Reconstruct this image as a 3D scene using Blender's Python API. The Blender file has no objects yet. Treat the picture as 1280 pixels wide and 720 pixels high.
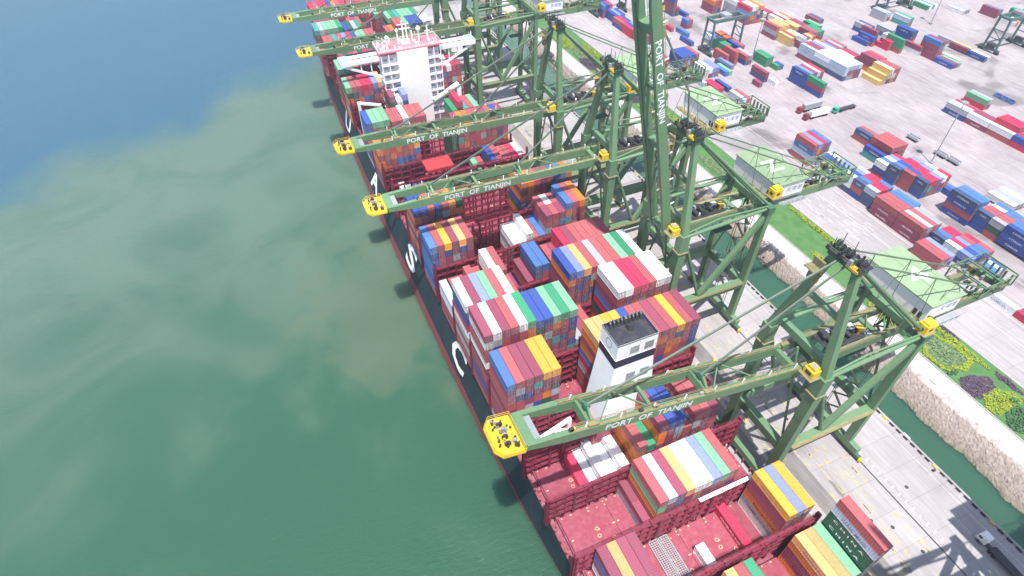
import bpy, math, random
from mathutils import Vector, Matrix
from mathutils.bvhtree import BVHTree
R = random.Random(7)
rad = math.radians
SC = bpy.context.scene
COL = SC.collection

# ------------------------------------------------------------------ helpers
class MB:
    """collects boxes, beams and tubes; build() links them as ONE mesh object"""
    def __init__(s): s.v = []; s.f = []; s.m = []
    def quad(s, a, b, c, d, m=0):
        i = len(s.v); s.v += [a, b, c, d]; s.f.append((i, i+1, i+2, i+3)); s.m.append(m)
    def tri(s, a, b, c, m=0):
        i = len(s.v); s.v += [a, b, c]; s.f.append((i, i+1, i+2)); s.m.append(m)
    def hexa(s, p, m=0):
        i = len(s.v); s.v += [tuple(q) for q in p]
        for f in ((0,3,2,1),(4,5,6,7),(0,1,5,4),(1,2,6,5),(2,3,7,6),(3,0,4,7)):
            s.f.append(tuple(i+k for k in f)); s.m.append(m)
    def box(s, x0, x1, y0, y1, z0, z1, m=0):
        s.hexa([(x0,y0,z0),(x1,y0,z0),(x1,y1,z0),(x0,y1,z0),(x0,y0,z1),(x1,y0,z1),(x1,y1,z1),(x0,y1,z1)], m)
    def beam(s, p, q, w, h, m=0, w2=None, h2=None):
        p = Vector(p); q = Vector(q); d = (q-p).normalized()
        up = Vector((0,0,1)) if abs(d.z) < .9 else Vector((0,1,0))
        a = d.cross(up).normalized(); b = a.cross(d).normalized()
        w2 = w2 or w; h2 = h2 or h
        r = []
        for c, ww, hh in ((p,w,h),(q,w2,h2)):
            r += [c-a*ww/2-b*hh/2, c+a*ww/2-b*hh/2, c+a*ww/2+b*hh/2, c-a*ww/2+b*hh/2]
        s.hexa(r, m)
    def tube(s, p, q, r, n=8, m=0, r2=None, cap=True):
        p = Vector(p); q = Vector(q); d = (q-p).normalized(); r2 = r if r2 is None else r2
        up = Vector((0,0,1)) if abs(d.z) < .9 else Vector((1,0,0))
        a = d.cross(up).normalized(); b = a.cross(d)
        i = len(s.v)
        for c, rr in ((p,r),(q,r2)):
            for k in range(n):
                t = 2*math.pi*k/n; s.v.append(tuple(c+a*rr*math.cos(t)+b*rr*math.sin(t)))
        for k in range(n):
            s.f.append((i+k, i+(k+1)%n, i+n+(k+1)%n, i+n+k)); s.m.append(m)
        if cap:
            s.f.append(tuple(i+n-1-k for k in range(n))); s.m.append(m)
            s.f.append(tuple(i+n+k for k in range(n))); s.m.append(m)
    def prism(s, poly, z0, z1, m=0):
        n = len(poly); i = len(s.v)
        s.v += [(x,y,z0) for x,y in poly]+[(x,y,z1) for x,y in poly]
        s.f.append(tuple(range(i+n-1,i-1,-1))); s.m.append(m)
        s.f.append(tuple(range(i+n,i+2*n))); s.m.append(m)
        for k in range(n):
            s.f.append((i+k, i+(k+1)%n, i+n+(k+1)%n, i+n+k)); s.m.append(m)
    def mesh(s, name, mats):
        me = bpy.data.meshes.new(name); me.from_pydata([tuple(v) for v in s.v], [], s.f)
        for mt in (mats if isinstance(mats,(list,tuple)) else [mats]): me.materials.append(mt)
        me.polygons.foreach_set('material_index', s.m); me.update()
        return me
    def build(s, name, mats, parent=None, loc=(0,0,0)):
        return link(name, s.mesh(name, mats), parent, loc)
def link(name, me, parent=None, loc=(0,0,0), rot=(0,0,0)):
    o = bpy.data.objects.new(name, me); COL.objects.link(o)
    o.location = loc; o.rotation_euler = rot
    if parent: o.parent = parent
    return o
def tag(o, label=None, cat=None, group=None, kind=None):
    if label: o['label'] = label
    if cat: o['category'] = cat
    if group: o['group'] = group
    if kind: o['kind'] = kind
    return o
def thing(name, label, cat, loc=(0,0,0), rz=0, group=None):
    return tag(link(name, None, None, loc, (0,0,rz)), label, cat, group)
def copy_tree(o, parent=None):
    c = o.copy(); COL.objects.link(c); c.parent = parent
    for ch in list(o.children): copy_tree(ch, c)
    return c

# ------------------------------------------------------------------ materials
def nodes(name):
    m = bpy.data.materials.new(name); m.use_nodes = True
    nt = m.node_tree; return m, nt, nt.nodes['Principled BSDF']
def N(nt, t, **k):
    n = nt.nodes.new(t)
    for a, v in k.items():
        if a in n.inputs: n.inputs[a].default_value = v
        else: setattr(n, a, v)
    return n
def paint(name, c, rough=.5, dirt=.25, scale=.6, metal=0, dirtc=None, rust=0, spec=.5):
    """painted or bare surface with worn patches and streaks"""
    m, nt, b = nodes(name)
    g = N(nt,'ShaderNodeNewGeometry'); oi = N(nt,'ShaderNodeObjectInfo')
    n1 = N(nt,'ShaderNodeTexNoise'); n1.inputs['Scale'].default_value = scale; n1.inputs['Detail'].default_value = 6
    mp = N(nt,'ShaderNodeMapping'); mp.inputs['Scale'].default_value = (1,1,.35)
    nt.links.new(g.outputs['Position'], mp.inputs['Vector']); nt.links.new(mp.outputs[0], n1.inputs['Vector'])
    r1 = N(nt,'ShaderNodeMapRange'); r1.inputs[1].default_value = .42; r1.inputs[2].default_value = .72
    nt.links.new(n1.outputs['Fac'], r1.inputs[0])
    mx = N(nt,'ShaderNodeMix', data_type='RGBA'); mx.inputs[6].default_value = (*c,1)
    dc = dirtc or tuple(x*.55+.045 for x in c)
    mx.inputs[7].default_value = (*dc,1)
    mul = N(nt,'ShaderNodeMath', operation='MULTIPLY'); mul.inputs[1].default_value = dirt*2
    nt.links.new(r1.outputs[0], mul.inputs[0]); nt.links.new(mul.outputs[0], mx.inputs[0])
    hs = N(nt,'ShaderNodeHueSaturation')
    rv = N(nt,'ShaderNodeMapRange'); rv.inputs[3].default_value = .84; rv.inputs[4].default_value = 1.14
    nt.links.new(oi.outputs['Random'], rv.inputs[0]); nt.links.new(rv.outputs[0], hs.inputs['Value'])
    nt.links.new(mx.outputs[2], hs.inputs['Color'])
    out = hs.outputs['Color']
    if rust:
        n2 = N(nt,'ShaderNodeTexNoise'); n2.inputs['Scale'].default_value = 1.7; n2.inputs['Detail'].default_value = 8
        nt.links.new(mp.outputs[0], n2.inputs['Vector'])
        r2 = N(nt,'ShaderNodeMapRange'); r2.inputs[1].default_value = .60; r2.inputs[2].default_value = .70; r2.inputs[4].default_value = rust
        nt.links.new(n2.outputs['Fac'], r2.inputs[0])
        m2 = N(nt,'ShaderNodeMix', data_type='RGBA'); m2.inputs[7].default_value = (.20,.09,.045,1)
        nt.links.new(r2.outputs[0], m2.inputs[0]); nt.links.new(out, m2.inputs[6]); out = m2.outputs[2]
    nt.links.new(out, b.inputs['Base Color'])
    b.inputs['Roughness'].default_value = rough; b.inputs['Metallic'].default_value = metal
    b.inputs['Specular IOR Level'].default_value = spec
    return m
PAL = {'m':((.27,.05,.095),'maroon'),'b':((.39,.085,.095),'brick red'),'r':((.56,.02,.075),'bright red'),'o':((.66,.18,.03),'orange'),
 'p':((.76,.36,.14),'pale orange'),'y':((.76,.35,.04),'golden yellow'),'B':((.026,.068,.30),'deep blue'),'l':((.062,.16,.43),'mid blue'),
 'c':((.42,.50,.62),'pale blue'),'v':((.20,.25,.50),'lavender blue'),'s':((.05,.085,.19),'slate blue'),'g':((.03,.25,.12),'green'),
 'G':((.18,.42,.25),'light green'),'d':((.015,.10,.055),'dark green'),'t':((.05,.30,.27),'teal'),'w':((.76,.76,.76),'white'),
 'e':((.36,.37,.41),'grey'),'k':((.70,.46,.17),'sandy yellow')}
CM = {k: paint('container_'+v[1].replace(' ','_'), v[0], .55, .30, 1.8, rust=.14) for k, v in PAL.items()}
M = {
 'crane': paint('crane_green_paint', (.108,.222,.112), .5, .5, 1.1, dirtc=(.165,.225,.13), rust=.35),
 'crane_dark': paint('crane_dark_green', (.05,.14,.075), .5, .3, .5),
 'yellow': paint('safety_yellow', (.78,.50,.02), .5, .35, 1.2),
 'tan': paint('walkway_grating', (.26,.225,.10), .7, .6, .9),
 'dark': paint('machinery_dark', (.035,.035,.04), .5, .3, 2),
 'galv': paint('galvanised_steel', (.42,.44,.46), .45, .4, 3, metal=.4),
 'rod': paint('locking_rod', (.10,.09,.09), .5, .6, 4, dirtc=(.45,.42,.40)),
 'white': paint('white_paint', (.90,.90,.90), .5, .08, .4),
 'roof': paint('roof_green', (.25,.355,.20), .6, .25, .3),
 'glass': paint('window_glass', (.03,.05,.07), .12, .1, 1),
 'deck': paint('deck_red', (.285,.05,.085), .6, .5, .8, dirtc=(.37,.14,.17), rust=.1),
 'lash': paint('lashing_red', (.19,.012,.036), .6, .3, .6),
 'cover': paint('hatch_red', (.275,.046,.078), .6, .35, .9, dirtc=(.35,.10,.135), rust=.12),
 'hull': paint('hull_black', (.014,.027,.036), .65, .35, .12, dirtc=(.03,.045,.05), spec=.25),
 'boot': paint('boot_red', (.26,.035,.05), .6, .4, .2),
 'navy': paint('funnel_navy', (.018,.02,.05), .5, .1, .5),
 'funneltop': paint('funnel_top', (.028,.029,.042), .6, .4, .6, dirtc=(.07,.06,.065)),
 'bluegrey': paint('bluegrey_lettering', (.20,.25,.38), .6, .2, 2),
 'pinkroof': paint('monkey_deck_red', (.60,.20,.24), .6, .4, .5),
 'socket': paint('lashing_socket', (.75,.52,.30), .6, .3, 2),
 'rubber': paint('rubber', (.02,.02,.02), .8, .2, 2),
 'markw': paint('white_lettering', (.84,.84,.84), .7, .3, 1.2), 'stay': paint('stay_grey_green', (.13,.17,.13), .5, .3, 2), 'wornw': paint('worn_white_marking', (.58,.56,.56), .8, .8, 2.5, dirtc=(.40,.37,.37)),
 'marky': paint('yellow_marking', (.62,.50,.06), .7, .6, 1.2),
 'rail': paint('rail_steel', (.05,.05,.055), .5, .3, 1),
 'truckred': paint('truck_red', (.30,.03,.05), .4, .2, 2),
 'truckgreen': paint('truck_green', (.05,.45,.30), .4, .2, 2),
 'rtg': paint('yard_crane_green', (.07,.14,.13), .5, .4, .5),
}
def ground_mat(name, base, dark, lines=True, stain=.5, cell=(14,9), smear=.45, grime=.74):
    m, nt, b = nodes(name)
    g = N(nt,'ShaderNodeNewGeometry')
    mp = N(nt,'ShaderNodeMapping'); mp.inputs['Scale'].default_value = (1,.22,1)
    nt.links.new(g.outputs['Position'], mp.inputs['Vector'])
    n1 = N(nt,'ShaderNodeTexNoise'); n1.inputs['Scale'].default_value = .10; n1.inputs['Detail'].default_value = 9; n1.inputs['Roughness'].default_value = .68
    nt.links.new(mp.outputs[0], n1.inputs['Vector'])
    r1 = N(nt,'ShaderNodeMapRange'); r1.inputs[1].default_value = .52; r1.inputs[2].default_value = .78; r1.inputs[4].default_value = stain
    nt.links.new(n1.outputs['Fac'], r1.inputs[0])
    n2 = N(nt,'ShaderNodeTexNoise'); n2.inputs['Scale'].default_value = .035; n2.inputs['Detail'].default_value = 4
    nt.links.new(g.outputs['Position'], n2.inputs['Vector'])
    mx = N(nt,'ShaderNodeMix', data_type='RGBA'); mx.inputs[6].default_value = (*base,1); mx.inputs[7].default_value = (*dark,1)
    nt.links.new(r1.outputs[0], mx.inputs[0])
    hv = N(nt,'ShaderNodeHueSaturation'); rv = N(nt,'ShaderNodeMapRange'); rv.inputs[1].default_value=.3; rv.inputs[2].default_value=.7; rv.inputs[3].default_value = .86; rv.inputs[4].default_value = 1.1
    nt.links.new(n2.outputs['Fac'], rv.inputs[0]); nt.links.new(rv.outputs[0], hv.inputs['Value']); nt.links.new(mx.outputs[2], hv.inputs['Color'])
    out = hv.outputs['Color']
    mp2 = N(nt,'ShaderNodeMapping'); mp2.inputs['Scale'].default_value = (1,.12,1); mp2.inputs['Rotation'].default_value = (0,0,.05); nt.links.new(g.outputs['Position'], mp2.inputs['Vector'])
    n4 = N(nt,'ShaderNodeTexNoise'); n4.inputs['Scale'].default_value = .8; n4.inputs['Detail'].default_value = 7; n4.inputs['Roughness'].default_value = .7; nt.links.new(mp2.outputs[0], n4.inputs['Vector'])
    r4 = N(nt,'ShaderNodeMapRange'); r4.inputs[1].default_value = .36; r4.inputs[2].default_value = .66; r4.inputs[3].default_value = grime; r4.inputs[4].default_value = 1.1; nt.links.new(n4.outputs['Fac'], r4.inputs[0])
    n5 = N(nt,'ShaderNodeTexNoise'); n5.inputs['Scale'].default_value = .028; n5.inputs['Detail'].default_value = 8; n5.inputs['Distortion'].default_value = .4; nt.links.new(g.outputs['Position'], n5.inputs['Vector'])
    n6 = N(nt,'ShaderNodeMath', operation='MULTIPLY_ADD'); n6.inputs[1].default_value = .25; nt.links.new(n4.outputs['Fac'], n6.inputs[0]); nt.links.new(n5.outputs['Fac'], n6.inputs[2])
    r5 = N(nt,'ShaderNodeMapRange', interpolation_type='SMOOTHSTEP'); r5.inputs[1].default_value = .695; r5.inputs[2].default_value = .775; r5.inputs[3].default_value = 1; r5.inputs[4].default_value = 1-smear; nt.links.new(n6.outputs[0], r5.inputs[0])
    mm = N(nt,'ShaderNodeMath', operation='MULTIPLY'); nt.links.new(r4.outputs[0], mm.inputs[0]); nt.links.new(r5.outputs[0], mm.inputs[1])
    h2 = N(nt,'ShaderNodeHueSaturation'); nt.links.new(mm.outputs[0], h2.inputs['Value']); nt.links.new(out, h2.inputs['Color']); out = h2.outputs['Color']
    if lines:
        br = N(nt,'ShaderNodeTexBrick'); br.offset = 0
        br.inputs['Scale'].default_value = 1; br.inputs['Mortar Size'].default_value = .05; br.inputs['Brick Width'].default_value = cell[0]; br.inputs['Row Height'].default_value = cell[1]
        br.inputs['Color1'].default_value = (1,1,1,1); br.inputs['Color2'].default_value = (.93,.93,.93,1); br.inputs['Mortar'].default_value = (.55,.55,.55,1)
        nt.links.new(g.outputs['Position'], br.inputs['Vector'])
        ml = N(nt,'ShaderNodeMix', data_type='RGBA', blend_type='MULTIPLY'); ml.inputs[0].default_value = 1
        nt.links.new(out, ml.inputs[6]); nt.links.new(br.outputs['Color'], ml.inputs[7]); out = ml.outputs[2]
    nt.links.new(out, b.inputs['Base Color']); b.inputs['Roughness'].default_value = .85
    return m
M['quay'] = ground_mat('quay_concrete', (.37,.345,.35), (.17,.155,.165), True, .35, smear=.3, grime=.88)
M['yard'] = ground_mat('yard_paving', (.385,.335,.345), (.17,.145,.165), True, .75, (30,22))
M['road'] = ground_mat('road_concrete', (.365,.33,.34), (.26,.235,.245), True, .5, (9,12), smear=.2, grime=.86)
M['stain'] = ground_mat('oily_strip', (.235,.215,.215), (.08,.07,.08), False, .9)
def rock_mat():
    m, nt, b = nodes('riprap_rock')
    g = N(nt,'ShaderNodeNewGeometry'); sp = N(nt,'ShaderNodeSeparateXYZ'); nt.links.new(g.outputs['Position'], sp.inputs[0])
    v = N(nt,'ShaderNodeTexVoronoi'); v.inputs['Scale'].default_value = 1.5; nt.links.new(g.outputs['Position'], v.inputs['Vector'])
    n = N(nt,'ShaderNodeTexNoise'); n.inputs['Scale'].default_value = .5; n.inputs['Detail'].default_value = 6; nt.links.new(g.outputs['Position'], n.inputs['Vector'])
    ad = N(nt,'ShaderNodeMath', operation='MULTIPLY_ADD'); ad.inputs[1].default_value = 1.3; nt.links.new(n.outputs['Fac'], ad.inputs[0]); nt.links.new(sp.outputs['Z'], ad.inputs[2])
    rp = N(nt,'ShaderNodeValToRGB'); e = rp.color_ramp.elements
    e[0].position = .03; e[0].color = (.09,.095,.05,1); e[1].position = 1; e[1].color = (.50,.45,.44,1)
    for ps, cc in ((.14,(.20,.165,.13)),(.45,(.27,.22,.195)),(.80,(.30,.25,.225)),(.86,(.47,.42,.41))):
        x = rp.color_ramp.elements.new(ps); x.color = (*cc,1)
    mr = N(nt,'ShaderNodeMapRange'); mr.inputs[1].default_value = .2; mr.inputs[2].default_value = 6.0; nt.links.new(ad.outputs[0], mr.inputs[0]); nt.links.new(mr.outputs[0], rp.inputs[0])
    hv = N(nt,'ShaderNodeHueSaturation'); rv = N(nt,'ShaderNodeMapRange'); rv.inputs[3].default_value = .72; rv.inputs[4].default_value = 1.26
    nt.links.new(v.outputs['Color'], rv.inputs[0]); nt.links.new(rv.outputs[0], hv.inputs['Value']); nt.links.new(rp.outputs[0], hv.inputs['Color'])
    nt.links.new(hv.outputs['Color'], b.inputs['Base Color']); b.inputs['Roughness'].default_value = .9
    return m
M['rock'] = rock_mat()
def leafmat(name, c1, c2, scale=.4):
    m, nt, b = nodes(name)
    g = N(nt,'ShaderNodeNewGeometry'); n = N(nt,'ShaderNodeTexNoise'); n.inputs['Scale'].default_value = scale; n.inputs['Detail'].default_value = 5
    nt.links.new(g.outputs['Position'], n.inputs['Vector'])
    r = N(nt,'ShaderNodeMapRange'); r.inputs[1].default_value = .35; r.inputs[2].default_value = .68; nt.links.new(n.outputs['Fac'], r.inputs[0])
    mx = N(nt,'ShaderNodeMix', data_type='RGBA'); mx.inputs[6].default_value = (*c1,1); mx.inputs[7].default_value = (*c2,1)
    nt.links.new(r.outputs[0], mx.inputs[0]); nt.links.new(mx.outputs[2], b.inputs['Base Color']); b.inputs['Roughness'].default_value = .75
    return m
M['lawn'] = leafmat('lawn', (.05,.145,.035), (.085,.19,.055), .25)
M['shy'] = leafmat('yellow_shrub', (.16,.23,.015), (.27,.31,.02), .7)
M['shp'] = leafmat('purple_shrub', (.065,.04,.065), (.09,.055,.085), .5)
M['shg'] = leafmat('grey_green_shrub', (.10,.17,.07), (.17,.23,.10), .7)
M['shd'] = leafmat('dark_shrub', (.03,.09,.03), (.05,.13,.05), .7)
def water_mat():
    m, nt, b = nodes('sea_water')
    g = N(nt,'ShaderNodeNewGeometry'); sp = N(nt,'ShaderNodeSeparateXYZ'); nt.links.new(g.outputs['Position'], sp.inputs[0])
    # silty plume drifting out from the ship: its edge wanders with noise
    n0 = N(nt,'ShaderNodeTexNoise'); n0.inputs['Scale'].default_value = .009; n0.inputs['Detail'].default_value = 7; n0.inputs['Distortion'].default_value = .8
    nt.links.new(g.outputs['Position'], n0.inputs['Vector'])
    a = N(nt,'ShaderNodeMath', operation='MULTIPLY_ADD'); a.inputs[1].default_value = -.52; nt.links.new(sp.outputs['X'], a.inputs[0]); nt.links.new(sp.outputs['Y'], a.inputs[2])
    a2 = N(nt,'ShaderNodeMath', operation='MULTIPLY_ADD'); a2.inputs[1].default_value = 110; nt.links.new(n0.outputs['Fac'], a2.inputs[0]); nt.links.new(a.outputs[0], a2.inputs[2])
    r0 = N(nt,'ShaderNodeMapRange', interpolation_type='SMOOTHSTEP'); r0.inputs[1].default_value = 424; r0.inputs[2].default_value = 476; nt.links.new(a2.outputs[0], r0.inputs[0])
    # milky swirls inside the plume
    n1 = N(nt,'ShaderNodeTexNoise'); n1.inputs['Scale'].default_value = .016; n1.inputs['Detail'].default_value = 8; n1.inputs['Distortion'].default_value = 1.6
    nt.links.new(g.outputs['Position'], n1.inputs['Vector'])
    yb = N(nt,'ShaderNodeMapRange', interpolation_type='SMOOTHSTEP'); yb.inputs[1].default_value = 70; yb.inputs[2].default_value = 230; yb.inputs[3].default_value = -.10; yb.inputs[4].default_value = .13
    nt.links.new(sp.outputs['Y'], yb.inputs[0])
    sm = N(nt,'ShaderNodeMath', operation='ADD'); nt.links.new(n1.outputs['Fac'], sm.inputs[0]); nt.links.new(yb.outputs[0], sm.inputs[1])
    r1 = N(nt,'ShaderNodeMapRange', interpolation_type='SMOOTHSTEP'); r1.inputs[1].default_value = .38; r1.inputs[2].default_value = .80; nt.links.new(sm.outputs[0], r1.inputs[0])
    m1 = N(nt,'ShaderNodeMix', data_type='RGBA'); m1.inputs[6].default_value = (.038,.108,.070,1); m1.inputs[7].default_value = (.105,.165,.125,1)
    # paler towards the outer rim of the plume
    rim = N(nt,'ShaderNodeMapRange', interpolation_type='SMOOTHSTEP'); rim.inputs[1].default_value = 190; rim.inputs[2].default_value = 445; rim.inputs[4].default_value = .62
    nt.links.new(a2.outputs[0], rim.inputs[0])
    ml = N(nt,'ShaderNodeMath', operation='MULTIPLY'); ml.inputs[1].default_value = .6; nt.links.new(r1.outputs[0], ml.inputs[0])
    ma = N(nt,'ShaderNodeMath', operation='ADD', use_clamp=True); nt.links.new(ml.outputs[0], ma.inputs[0]); nt.links.new(rim.outputs[0], ma.inputs[1]); nt.links.new(ma.outputs[0], m1.inputs[0])
    # brownish stirred-up cloud alongside the hull
    vs = N(nt,'ShaderNodeVectorMath', operation='SUBTRACT'); vs.inputs[1].default_value = (-20,168,0); nt.links.new(g.outputs['Position'], vs.inputs[0])
    vm = N(nt,'ShaderNodeVectorMath', operation='MULTIPLY'); vm.inputs[1].default_value = (1/34,1/62,0); nt.links.new(vs.outputs[0], vm.inputs[0])
    vl = N(nt,'ShaderNodeVectorMath', operation='LENGTH'); nt.links.new(vm.outputs[0], vl.inputs[0])
    n3 = N(nt,'ShaderNodeTexNoise'); n3.inputs['Scale'].default_value = .05; n3.inputs['Detail'].default_value = 8; n3.inputs['Distortion'].default_value = .7; nt.links.new(g.outputs['Position'], n3.inputs['Vector'])
    cm_ = N(nt,'ShaderNodeMath', operation='MULTIPLY_ADD'); cm_.inputs[1].default_value = 1.9; nt.links.new(n3.outputs['Fac'], cm_.inputs[0]); nt.links.new(vl.outputs['Value'], cm_.inputs[2])
    rc = N(nt,'ShaderNodeMapRange', interpolation_type='SMOOTHSTEP'); rc.inputs[1].default_value = 1.95; rc.inputs[2].default_value = 1.35; rc.inputs[3].default_value = 0; rc.inputs[4].default_value = .5
    nt.links.new(cm_.outputs[0], rc.inputs[0])
    mc = N(nt,'ShaderNodeMix', data_type='RGBA'); mc.inputs[7].default_value = (.118,.152,.098,1); nt.links.new(rc.outputs[0], mc.inputs[0]); nt.links.new(m1.outputs[2], mc.inputs[6])
    m2 = N(nt,'ShaderNodeMix', data_type='RGBA'); m2.inputs[7].default_value = (.042,.115,.165,1)
    nt.links.new(r0.outputs[0], m2.inputs[0]); nt.links.new(mc.outputs[2], m2.inputs[6])
    nt.links.new(m2.outputs[2], b.inputs['Base Color'])
    b.inputs['Roughness'].default_value = .12; b.inputs['IOR'].default_value = 1.33
    b.inputs['Subsurface Weight'].default_value = 1; b.inputs['Subsurface Radius'].default_value = (6,10,10); b.inputs['Subsurface Scale'].default_value = 2.2
    mp = N(nt,'ShaderNodeMapping'); mp.inputs['Scale'].default_value = (.5,1.1,1); mp.inputs['Rotation'].default_value = (0,0,.3); nt.links.new(g.outputs['Position'], mp.inputs['Vector'])
    w = N(nt,'ShaderNodeTexNoise'); w.inputs['Scale'].default_value = .8; w.inputs['Detail'].default_value = 7; w.inputs['Roughness'].default_value = .62; nt.links.new(mp.outputs[0], w.inputs['Vector'])
    bp = N(nt,'ShaderNodeBump'); bp.inputs['Strength'].default_value = .55; bp.inputs['Distance'].default_value = .5; nt.links.new(w.outputs['Fac'], bp.inputs['Height']); nt.links.new(bp.outputs[0], b.inputs['Normal'])
    return m
M['water'] = water_mat()

# ------------------------------------------------------------------ lettering
_TX = {}
def text_mesh(t, size, mat, extr=.02, bold=0):
    k = (t, size, mat.name)
    if k not in _TX:
        cu = bpy.data.curves.new('lettering','FONT'); cu.body = t; cu.size = size; cu.extrude = extr; cu.offset = bold; cu.resolution_u = 2
        cu.align_x = 'LEFT'
        o = bpy.data.objects.new('lettering', cu); COL.objects.link(o)
        dg = bpy.context.evaluated_depsgraph_get(); me = bpy.data.meshes.new_from_object(o.evaluated_get(dg))
        bpy.data.objects.remove(o); bpy.data.curves.remove(cu)
        me.materials.clear(); me.materials.append(mat)
        xs = [v.co.x for v in me.vertices] or [0]
        _TX[k] = (me, min(xs), max(xs))
    return _TX[k]
def text_on(t, length, size, mat, parent, start, xdir, ydir, extr=.02, bold=0, name='lettering'):
    """flat letters whose run starts at `start`, runs along xdir for `length` metres, upright along ydir"""
    me, a, b = text_mesh(t, size, mat, extr, bold)
    o = bpy.data.objects.new(name, me); COL.objects.link(o)
    x = Vector(xdir).normalized(); y = Vector(ydir).normalized(); z = x.cross(y)
    s = length/(b-a) if length else 1
    mt = Matrix(((x.x*s,y.x,z.x,0),(x.y*s,y.y,z.y,0),(x.z*s,y.z,z.z,0),(0,0,0,1)))
    mt.translation = Vector(start)-x*a*s
    if parent: o.parent = parent
    o.matrix_basis = mt
    return o
HAZE, SKY, SUN, EXPO = .00024, .14, 4.6, .66
# ------------------------------------------------------------------ the setting
def sheet(name, x0, x1, y0, y1, z, mat, kind='structure'):
    b = MB(); b.quad((x0,y0,z),(x1,y0,z),(x1,y1,z),(x0,y1,z)); return tag(b.build(name, mat), kind=kind)
sheet('sea', -2600, 2600, -1500, 3600, 0, M['water'])
b = MB(); b.box(60.6, 115.2, -120, 1200, -6, 6); tag(b.build('quay', M['quay']), kind='structure')
# working strip under the crane portals: darker patched paving, 4 mm proud
b = MB()
for x0, x1 in ((66.2, 70.6), (74.5, 79.8)): b.quad((x0,-118,6.004),(x1,-118,6.004),(x1,1190,6.004),(x0,1190,6.004))
R.seed(41)
for i in range(150):      # oil-darkened blotches where trucks wait under the cranes
    cx = R.choice((68.5,72.5,77,77.6,83)); cy = R.uniform(-20,320); n = 9; q0 = len(b.v); a0 = R.uniform(.5,1.7); l0 = R.uniform(1,3.4)
    b.v += [(cx+a0*R.uniform(.6,1.1)*math.cos(k*.698), cy+l0*R.uniform(.6,1.1)*math.sin(k*.698), 6.0062+i*1e-5) for k in range(n)]
    b.f.append(tuple(range(q0,q0+n))); b.m.append(0)
tag(b.build('quay_lane', M['stain']), kind='structure')
b = MB()
for x in (64.5, 95.6):
    b.box(x-.22, x+.22, -118, 1190, 5.9, 6.012)
tag(b.build('crane_rail_track', M['rail']), kind='structure')
b = MB()
y = -60
while y < 520:
    b.quad((97.2,y,6.006),(98.4,y+.3,6.006),(98.4,y+.8,6.006),(97.2,y+.5,6.006)); y += 2.35
b.quad((111.0,-100,6.006),(111.14,-100,6.006),(111.14,800,6.006),(111.0,800,6.006))
tag(b.build('white_road_marking', M['wornw']), kind='structure')
b = MB(); R.seed(3)
for i in range(420):
    y = -20 + R.random()*330; x = R.choice((71.6,73.4,80.6,83.4,86.2,89.2,91.9)) + R.uniform(-.15,.15); l = R.choice((.9,1.4,2.4))
    b.quad((x,y,6.009),(x+.22,y,6.009),(x+.22,y+l,6.009),(x,y+l,6.009))
    if R.random() < .5: b.quad((x+.22,y,6.009),(x+1.3,y,6.009),(x+1.3,y+.22,6.009),(x+.22,y+.22,6.009))
for x in (70.9, 74.2, 80.1):
    y = 0
    while y < 300:
        if R.random() < .7: b.quad((x,y,6.009),(x+.16,y,6.009),(x+.16,y+3.5,6.009),(x,y+3.5,6.009))
        y += 5
tag(b.build('yellow_road_marking', M['marky']), kind='structure')
b = MB()
for x, y in ((88.5,23.5),(90.5,15.5),(84.6,27.2),(101.5,30.5),(86,62),(104,96)):
    b.tube((x,y,6.0),(x,y,6.014),.55,12)
tag(b.build('quay_drain', M['rail']), kind='structure')
# kerb along the inner quay edge with black and yellow blocks
b = MB(); b.box(114.3,115.0,-118,1190,6.0,6.28,0); y = -60; k = 0
while y < 420:
    b.box(113.75,114.28,y,y+1.5,6.0,6.42, 1 if k%7 else 2); y += 2.6; k += 1
tag(b.build('quay_kerb', [M['quay'],M['rubber'],M['yellow']]), kind='structure')
# stone slope: a strip of small stones below a paler gravelled berm
WL = [(-110,129),(17,129.6),(46,130.3),(72,131.2),(140,133.5),(220,134),(760,134)]
def wl(y):
    for (a, va), (c, vc) in zip(WL, WL[1:]):
        if y <= c: return va+(vc-va)*(y-a)/(c-a)
    return WL[-1][1]
def bank(name, y0, y1, st):
    b = MB(); nx = int(24.3/st)+1; ny = int((y1-y0)/st)+1
    for j in range(ny):
        y = y0+j*(y1-y0)/(ny-1); w = wl(y)+.7*math.sin(y*.07)+.5*math.sin(y*.23+1)+.3*math.sin(y*.63)
        for i in range(nx):
            x = w-3+i*(147.0-w+3)/(nx-1); sp = 138.3+.35*math.sin(y*.3)
            zz = (x-w)*4.4/(138.4-w) if x < 138.4 else 4.4+(x-138.4)*.6/8.6
            low = x < sp; jx = 0 if i in (0,nx-1) else R.uniform(-.3,.3)*st; jy = 0 if j in (0,ny-1) else R.uniform(-.3,.3)*st
            b.v.append((x+jx, y+jy, zz+(R.uniform(-.15,.15) if low else R.uniform(-.03,.03))))
    for j in range(ny-1):
        for i in range(nx-1): b.f.append((j*nx+i, j*nx+i+1, (j+1)*nx+i+1, (j+1)*nx+i)); b.m.append(0)
    return b
R.seed(5); b = bank('', -110, 200, .52); c_ = bank('', 200, 760, .95); k = len(b.v)
b.v += c_.v; b.f += [tuple(i+k for i in f) for f in c_.f]; b.m += c_.m
tag(b.build('riprap_stones', M['rock']), kind='stuff')
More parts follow.
